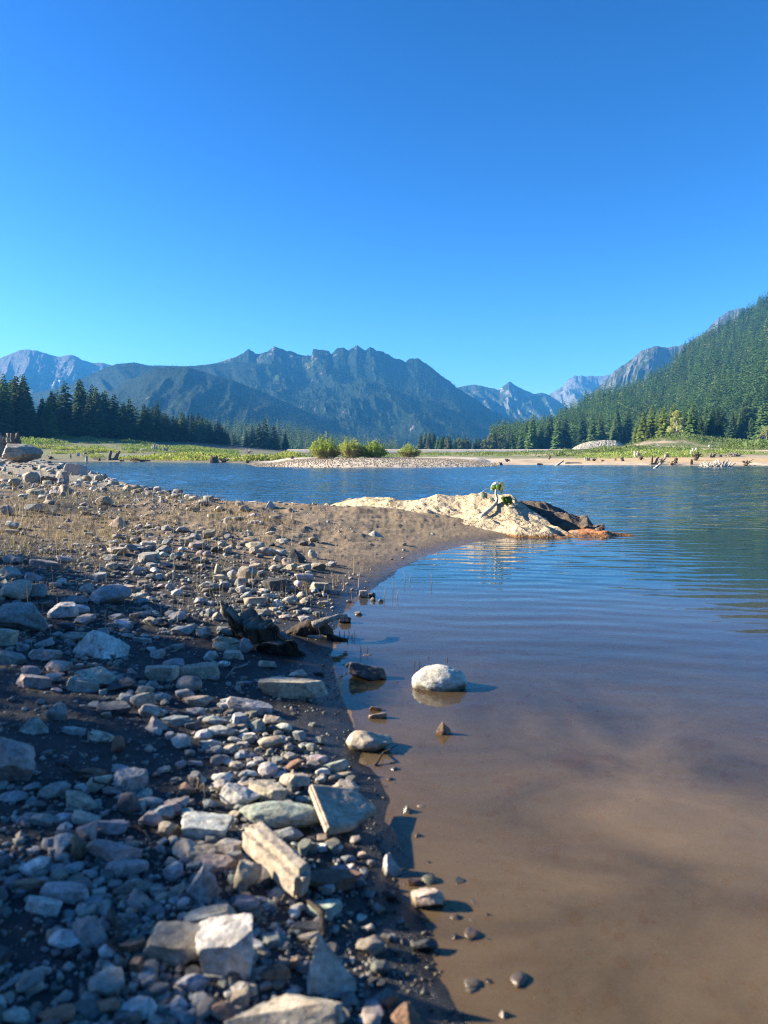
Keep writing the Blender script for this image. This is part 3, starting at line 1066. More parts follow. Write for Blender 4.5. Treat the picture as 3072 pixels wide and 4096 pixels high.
# the rest of the forest: low detail trees, countless
def forest(name, pos, h, cols, label, seed=3, nvar=4, levels=9, nb=6, r=.2):
    mb = MB()
    rg = np.random.default_rng(seed)
    k = rg.integers(0, nvar, len(pos))
    for v in range(nvar):
        V, T, Cc = conifer_mesh(seed * 31 + v, levels, nb, r * (0.9 + .1 * v), .03, 0.0, rag=.32)
        m = k == v
        if not m.any(): continue
        p = pos[m].copy()
        p[:, 2] -= .5
        hh = h[m][:, None]
        sc = np.concatenate([hh * rg.uniform(.85, 1.2, hh.shape), hh, hh], 1); sc[:, 1] = sc[:, 0]
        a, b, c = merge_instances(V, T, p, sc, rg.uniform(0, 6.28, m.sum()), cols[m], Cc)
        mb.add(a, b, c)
    o = mb.build(name, M['needle'], None, False)
    return tag(o, label, 'forest', kind='stuff')


def tcols(n, seed, a=NEED['dark'], b=NEED['mid'], c=None, lo=.65, hi=1.45):
    rg = np.random.default_rng(seed)
    t = rg.random((n, 1))
    out = np.array(a) * (1 - t) + np.array(b) * t
    if c is not None:
        m = rg.random(n) < .05
        out[m] = c
    return out * rg.uniform(lo, hi, (n, 1))


p, u, v = sample(gG, 6800, 51, 1960, 3480)
p2, u2, v2 = sample(gG, 700, 53, 1960, 3300)
_o = np.argsort(v2)
r_ = gG['Z'][0]
p2[:, 0] = np.interp(u2, gG['U'][0], gG['X'][0]); p2[:, 1] = np.interp(u2, gG['U'][0], gG['D'][0]) + 3 * v2; p2[:, 2] = np.interp(u2, gG['U'][0], r_) - 1.5
p, u, v = np.concatenate([p, p2]), np.concatenate([u, u2]), np.concatenate([v, v2 * 0])
lf = fbm2(u * .02, v * 9, 3, 55)
keep = np.ones(len(p), bool)
hG = 19 + 9 * lf + np.random.default_rng(1).uniform(-7, 9, len(p))
forest('conifer_forest', p[keep], np.clip(hG, 10, 34), tcols(len(p), 4, (.050, .105, .036), (.150, .250, .070), c=(.26, .29, .10), lo=.8, hi=1.3), 'dense green conifer forest covering the steep slope at the right', 3, 4, 10, 6, .19)
p, u, v = sample(gL, 900, 52)
forest('conifer_forest', p, np.random.default_rng(2).uniform(13, 23, len(p)), tcols(len(p), 5, NEED['mid'], NEED['grey'], (.2, .2, .12)), 'paler conifer forest on the low rise left of the valley mouth', 5, 3, 9, 6, .2)
x, y = base_xy(np.random.default_rng(8).uniform(1440, 1700, 90), np.random.default_rng(9).uniform(640, 760, 90))
forest('conifer_forest', np.stack([x, y, hgt(x, y)], 1), np.random.default_rng(10).uniform(8, 12, 90), tcols(90, 6), 'dark row of conifers in the valley gap beyond the embankment', 7, 3, 9, 6, .2)
rgq = np.random.default_rng(15)
px = rgq.uniform(-900, 920, 620)
d = np.interp(px, [-900, 0, 600, 930], [300, 345, 425, 540]) + rgq.uniform(12, 100, 620)
x, y = base_xy(px, d)
top = np.interp(px, LSIL[:, 0], LSIL[:, 1])
forest('conifer_forest', np.stack([x, y, hgt(x, y)], 1), np.clip(CAM_H + ray(px, top)[1] * y - hgt(x, y) + rgq.uniform(-6, 0, 620), 7, 30), tcols(620, 7, NEED['dark'], NEED['dark']), 'dark depth of the conifer stand behind the left meadow', 9, 3, 10, 7, .2)
rgm = np.random.default_rng(19)
px = rgm.uniform(915, 1165, 60); d = rgm.uniform(525, 640, 60)
x, y = base_xy(px, d)
top = np.interp(px, [915, 960, 1000, 1060, 1100, 1165], [1730, 1722, 1712, 1706, 1716, 1745]) + rgm.uniform(-6, 22, 60)
forest('conifer_forest', np.stack([x, y, hgt(x, y)], 1), np.clip(CAM_H + ray(px, top)[1] * y - hgt(x, y), 6, 26), tcols(60, 8), 'conifers joining the left stand to the wooded rise', 11, 3, 12, 7, .19)
# distant wooded flanks
for g, n, hh, lab, sd, ulo, uhi in ((gC, 14000, 26, 'tiny distant conifers clothing the crag mountain', 61, 800, 2120), (gB2, 4200, 22, 'distant conifers clothing the rounded hill', 62, -150, 1480), (gB, 2600, 26, 'distant conifers on the shoulder of the far hill', 63, 200, 1100)):
    p, u, v = sample(g, n, sd, ulo, uhi)
    ridge_z = np.interp(u, g['U'][0], g['Z'][0])
    rocky = (p[:, 2] > 395) & (fbm2(u * .02, p[:, 2] * .012, 3, 66) > -.12) if g is gC else np.zeros(n, bool)
    keep = ~rocky
    pk = p[keep]
    forest('conifer_forest', pk, hh * np.random.default_rng(sd).uniform(.6, 1.15, len(pk)), tcols(len(pk), sd, (.025, .045, .024), (.065, .10, .045)), lab, sd, 2, 4, 5, .2)

# ------------------------------------------------------------------ broadleaf trees and bushes
def leaf_cloud(centres, radii, n, size, rg, squash=1.0, up=.3):
    """n small leaf quads spread through several lobes."""
    k = rg.integers(0, len(centres), n)
    d = rg.normal(size=(n, 3)); d /= np.linalg.norm(d, axis=1)[:, None]
    rr = rg.random((n, 1)) ** .45
    P = centres[k] + d * rr * radii[k]
    t1 = rg.normal(size=(n, 3)); t1[:, 2] += up; t1 /= np.linalg.norm(t1, axis=1)[:, None]
    t2 = np.cross(t1, rg.normal(size=(n, 3))); t2 /= np.linalg.norm(t2, axis=1)[:, None]
    s = size * rg.uniform(.6, 1.3, (n, 1))
    V = np.stack([P - t1 * s, P + t2 * s * .42, P + t1 * s, P - t2 * s * .42], 1).reshape(-1, 3)
    q = np.arange(4 * n).reshape(n, 4)
    return V, q


def broadleaf(px, top, base_d, wpx, leafc, trunkc, label, group, seed, nleaf=2600, lsize=.32):
    x, y = base_xy(px, base_d)
    z = gz(x, y)
    h = top_h(px, top, y, z)
    w = wpx / F * y
    rg = np.random.default_rng(seed)
    root = empty('broadleaf_tree', (x, y, z), 0)
    tag(root, label, 'tree', group)
    mb = MB()
    mb.add(*tube([(0, 0, -.2), (.1, 0, h * .3), (-.1, .1, h * .6), (0, 0, h * .9)], [h * .018, h * .015, h * .01, .02], 7))
    cs, rs = [], []
    for i in range(26):
        f = rg.uniform(.15, .97)
        a = rg.uniform(0, 6.28)
        rad = w * .5 * math.sin(math.pi * min(.95, f * .8 + .16)) * rg.uniform(.35, .95)
        c = (math.cos(a) * rad, math.sin(a) * rad, h * f)
        mb.add(*tube([(0, 0, h * f * .6), (c[0] * .5, c[1] * .5, h * f * .85), c], [h * .008, h * .005, .015], 5))
        cs.append(c); rs.append((w * .15, w * .15, h * .085))
    mb.build('trunk', M['wood'], root).data
    tr = root.children[0].data
    a = tr.attributes.new('col', 'FLOAT_COLOR', 'POINT'); a.data.foreach_set('color', np.tile([*trunkc, 1.0], len(tr.vertices)).astype(np.float32))
    V, q = leaf_cloud(np.array(cs), np.array(rs), nleaf, lsize, rg)
    lc = np.repeat(np.array(leafc) * rg.uniform(.7, 1.3, (nleaf, 1)), 4, 0)
    mk('crown', V, q, M['leaf'], root, lc, False)
    return root


broadleaf(2703, 1646, 306, 74, (.44, .46, .20), (.45, .42, .32), 'pale yellow-green broadleaf tree shining in front of the right shore conifers', None, 301, 5200)
broadleaf(3064, 1706, 330, 62, (.30, .34, .15), (.4, .37, .3), 'pale broadleaf tree at the right edge before the dark slope', None, 302)
for px, top, wpx, lab in ((1788, 1750, 36, 'narrow grey-green broadleaf tree beyond the embankment, nearest the willow bushes'), (1836, 1752, 48, 'rounded grey-green broadleaf tree beyond the middle of the embankment'),
                          (1868, 1762, 34, 'low grey-green broadleaf tree beside the rounded one beyond the embankment'), (1962, 1738, 46, 'tall grey-green broadleaf tree beyond the embankment near the slope'), (2002, 1742, 50, 'broad pale broadleaf tree at the slope end of the belt'), (1936, 1758, 30, 'small pale broadleaf tree between the belt conifers')):
    broadleaf(px, top, 528, wpx, (.17, .20, .10), (.3, .27, .2), lab, 'broadleaf trees beyond the embankment', int(px), 900, .6)


def willow(px, base_py, d, wpx, hpx, leafc, label, seed, nleaf=3600, lower=None):
    x, y = base_xy(px, d)
    z = gz(x, y)
    w, h = wpx / F * y, hpx / F * y
    rg = np.random.default_rng(seed)
    root = empty('willow_bush', (x, y, z), 0)
    tag(root, label, 'bush', 'willow bushes on the gravel bar')
    st = MB()
    L, C = [], []
    nst = 110
    for i in range(nst):
        a = rg.uniform(0, 6.28); rad = w * .5 * math.sqrt(rg.random())
        lob = .90 + .24 * float(n2(np.array([a * 1.1]), np.array([rad * 1.2 + seed]), seed)[0])
        tip = np.array([math.cos(a) * rad, math.sin(a) * rad * .8, lob * h * (1 - .55 * (rad / (w * .5)) ** 2.2) * rg.uniform(.72, 1.04)])
        b = np.array([math.cos(a) * rad * .35, math.sin(a) * rad * .3, -.05])
        mid = (b + tip) / 2 + np.array([math.cos(a), math.sin(a), 0]) * rad * .12
        V, f = tube([b, mid, tip], [.018, .012, .004], 4, False)
        st.add(V, f, (.30, .23, .15))
        n = nleaf // nst
        t = rg.uniform(.22, 1.0, n)[:, None] ** .8
        P = (1 - t) ** 2 * b + 2 * t * (1 - t) * mid + t * t * tip + rg.normal(0, .10, (n, 3))
        L.append(P); C.append(np.clip(t[:, 0], 0, 1))
    st.build('stems', M['wood'], root)
    P = np.concatenate(L); n = len(P)
    t1 = rg.normal(size=(n, 3)) * .8; t1[:, 2] += .9; t1 /= np.linalg.norm(t1, axis=1)[:, None]
    t2 = np.cross(t1, rg.normal(size=(n, 3))); t2 /= np.linalg.norm(t2, axis=1)[:, None]
    s = rg.uniform(.10, .19, (n, 1))
    V = np.stack([P - t1 * s, P + t2 * s * .3, P + t1 * s, P - t2 * s * .3], 1).reshape(-1, 3)
    c = np.array(leafc) * rg.uniform(.7, 1.3, (n, 1))
    if lower is not None:
        k = (P[:, 2:3] < h * .38) & (rg.random((n, 1)) < .7)
        c = np.where(k, np.array(lower), c)
    mk('foliage', V, np.arange(4 * n).reshape(n, 4), M['leaf'], root, np.repeat(c, 4, 0), False)


willow(1300, 1834, 103, 146, 92, (.36, .45, .09), 'bright yellow-green rounded willow bush, largest on the gravel bar', 401, 5600, (.30, .26, .15))
willow(1406, 1836, 101, 120, 84, (.36, .41, .13), 'olive willow bush in the middle of the gravel bar with a bare twiggy base', 402, 4600, (.32, .27, .18))
willow(1494, 1838, 101, 118, 68, (.30, .39, .09), 'low dark green willow bush beside the olive one on the gravel bar', 403, 4600)
willow(1638, 1822, 124, 104, 60, (.37, .44, .12), 'small separate yellow-green willow bush at the back of the gravel bar', 404, 3000, (.20, .18, .08))
# ------------------------------------------------------------------ meadow scrub (countless)
def scrub(name, region, n, size, cols, label, seed, thresh=-.1):
    rg = np.random.default_rng(seed)
    px = rg.uniform(region[0], region[1], n * 3)
    s = region[2] + (region[3] - region[2]) * rg.random(n * 3)
    # distance from the shoreline along the bearing
    kx = (px - CX) / F
    d0 = np.interp(px, [-200, 200, 350, 560, 860, 1000, 1200, 1990, 2100, 2300, 2600, 3072, 3500], [200, 200, 200, 190, 162, 150, 150, 150, 118, 114, 110, 103, 100])
    d = d0 + s
    x, y = kx * d, d
    f = fbm2(x * .055, y * .03, 3, seed + 1) + .35 * fbm2(x * .25, y * .15, 2, seed + 2)
    m = f > thresh
    x, y, f = x[m][:n], y[m][:n], f[m][:n]
    z = hgt(x, y)
    nl = 16
    P = np.stack([x, y, z], 1)
    hh = size * np.clip(.55 + f * 1.3, .35, 1.5)
    c = np.repeat(P, nl, 0); H = np.repeat(hh, nl)
    k = len(c)
    off = rg.normal(0, 1, (k, 3)) * np.array([.75, .75, 0]) * H[:, None]
    r2 = np.hypot(off[:, 0], off[:, 1]) / H
    zz = H * np.clip(1 - .35 * r2 ** 2, .1, 1) * rg.uniform(.1, 1.0, k)
    c = c + off; c[:, 2] += zz
    t1 = rg.normal(size=(k, 3)) * .6; t1[:, 2] += 1.0; t1 /= np.linalg.norm(t1, axis=1)[:, None]
    t2 = np.cross(t1, rg.normal(size=(k, 3))); t2 /= np.linalg.norm(t2, axis=1)[:, None]
    s = (H * rg.uniform(.14, .30, k))[:, None]
    V = np.stack([c - t1 * s, c + t2 * s * .5, c + t1 * s, c - t2 * s * .5], 1).reshape(-1, 3)
    cc = np.array(cols)[rg.integers(0, len(cols), len(P))] * rg.uniform(.75, 1.25, (len(P), 1))
    cc = np.repeat(cc, nl, 0) * rg.uniform(.8, 1.2, (k, 1))
    o = mk(name, V, np.arange(4 * k).reshape(k, 4), M['leaf'], None, np.repeat(cc, 4, 0), False)
    tag(o, label, 'undergrowth', kind='stuff')


YG = [(.30, .36, .08), (.24, .31, .08), (.34, .37, .11)]
GR = [(.13, .20, .06), (.17, .24, .07), (.21, .26, .09)]
scrub('undergrowth', (150, 1190, 16, 60), 1900, 1.25, YG + YG + [(.26, .22, .11)], 'bright yellow-green low willow scrub along the left meadow', 71, .05)
scrub('undergrowth', (60, 950, 70, 175), 2000, 1.3, GR, 'green scrub at the foot of the left forest', 72, -.02)
scrub('undergrowth', (1160, 2300, 60, 280), 1800, 1.1, GR, 'green scrub strip in front of the pale embankment', 73, -.25)
scrub('undergrowth', (2250, 3300, 30, 95), 1500, .8, YG + GR, 'patchy green scrub on the right shore between the stumps', 74, .0)
scrub('undergrowth', (2250, 3300, 85, 215), 3200, 1.5, GR, 'green scrub below the right forest', 75, -.22)
for px, d, w, h, lab in ((345, 222, 62, 38, 'bright green bushy shrub near the person on the left shore'), (276 + 110, 214, 76, 26, 'low wide bright shrub beside the blue chair'), (712, 262, 42, 24, 'rounded green shrub on the bank below the left forest'),
                         (2420, 230, 70, 36, 'rounded green shrub on the right shore below the cliff'), (2520, 240, 50, 30, 'dark green shrub between the cliff and the lit conifers'), (540, 190, 40, 20, 'dry brown twiggy bush among the driftwood on the left shore')):
    x, y = base_xy(px, d); z = gz(x, y)
    rg = np.random.default_rng(px)
    W, H = w / F * y, h / F * y
    dry = 'dry' in lab
    root = empty('shrub', (x, y, z)); tag(root, lab, 'shrub')
    st = MB(); n = 900; cs = []
    for i in range(40):
        a = rg.uniform(0, 6.28); r_ = W * .5 * math.sqrt(rg.random())
        tip = (math.cos(a) * r_, math.sin(a) * r_, H * (1 - .6 * (2 * r_ / W) ** 2) * rg.uniform(.75, 1.05))
        V, f = tube([(tip[0] * .3, tip[1] * .3, -.05), tip], [.02, .008], 4, False); st.add(V, f, (.2, .15, .09)); cs.append(tip)
    st.build('stems', M['wood'], root)
    cs = np.array(cs); cs[:, 2] *= .8
    V, q = leaf_cloud(cs, np.full((len(cs), 3), max(.2, W * .1)), n, .13, rg, up=1.0)
    colr = (.22, .16, .09) if dry else YG[0] if d < 230 and px < 600 else GR[2]
    mk('foliage', V, q, M['leaf'], root, np.repeat(np.array(colr) * rg.uniform(.7, 1.3, (n, 1)), 4, 0), False)
# ------------------------------------------------------------------ stones
def rock_shape(seed, kind, sub=4):
    rg = np.random.default_rng(seed)
    V, Fa = ico(sub)
    V = V.copy()

    def cut(n, d):
        n = np.asarray(n, float); n /= np.linalg.norm(n)
        k = V @ n - d
        m = k > 0
        V[m] -= k[m, None] * n

    def rd():
        v = rg.normal(size=3); return v / np.linalg.norm(v)

    if kind == 'o':
        V *= 1 + .15 * fbm3(V * .9 + rg.uniform(-9, 9, 3), 2, seed)[:, None]
        for _ in range(5): cut(rd(), rg.uniform(.76, .92))
    elif kind == 'r':
        V *= 1 + .16 * fbm3(V * .9 + rg.uniform(-9, 9, 3), 2, seed)[:, None]
        for _ in range(11): cut(rd(), rg.uniform(.60, .86))
    elif kind == 'a':
        for _ in range(13): cut(rd(), rg.uniform(.50, .82))
        cut((rg.normal(0, .2), rg.normal(0, .2), 1), rg.uniform(.5, .7))
    elif kind == 's':
        for _ in range(9):
            a = rg.uniform(0, 6.28); cut((math.cos(a), math.sin(a), rg.normal(0, .25)), rg.uniform(.55, .85))
        cut((rg.normal(0, .10), rg.normal(0, .10), 1), .42); cut((rg.normal(0, .1), rg.normal(0, .1), -1), .45)
    elif kind == 'b':
        for ax in range(3):
            for sg in (-1, 1):
                n = rg.normal(0, .13, 3); n[ax] = sg; cut(n, rg.uniform(.52, .62))
        for _ in range(5): cut(rd(), rg.uniform(.72, .86))
    elif kind == 'c':
        a0 = rg.uniform(0, 6.28); nk = rg.integers(4, 6)
        for i in range(nk):
            a = a0 + i * 6.28 / nk + rg.normal(0, .25); cut((math.cos(a), math.sin(a), rg.uniform(.45, .75)), rg.uniform(.40, .52))
        cut((0, 0, -1), .45)
        for _ in range(3): cut(rd(), .7)
    o = rg.uniform(-20, 20, 3)
    amp = .035 if kind in 'ro' else .05
    nrm = V / (np.linalg.norm(V, axis=1)[:, None] + 1e-9)
    V += nrm * (amp * fbm3(V * 3.0 + o, 3, seed + 2))[:, None]
    if sub >= 4: V += nrm * (.014 * fbm3(V * 11 + o, 2, seed + 4))[:, None]
    lo, hi = V.min(0), V.max(0)
    V = (V - (lo + hi) / 2) / (hi - lo)
    return V, Fa


PAL = {'g': (.34, .325, .285), 'bl': (.275, .285, .275), 'w': (.54, .50, .43), 't': (.42, .345, .255), 'p': (.38, .31, .275), 'd': (.075, .075, .075),
       'gr': (.34, .36, .30), 'br': (.22, .13, .08), 'k': (.11, .115, .12)}
CNAME = {'g': 'grey', 'bl': 'bluish grey', 'w': 'whitish', 't': 'tan', 'p': 'pinkish', 'd': 'dark', 'gr': 'greenish grey', 'br': 'rusty brown', 'k': 'slate dark'}
KNAME = {'r': 'rounded', 'a': 'angular', 's': 'flat', 'b': 'blocky', 'c': 'peaked'}
CROP = {'6': (0, 2400, .6028), '8': (0, 3100, .6028), '9': (800, 3000, .6329), '7': (800, 2300, .6631), '5': (0, 1800, .6932), 'z': (560, 1950, .5063), 'u': (0, 1800, .3737), 'v': (800, 2300, .3918), 'f': (0, 0, 1)}
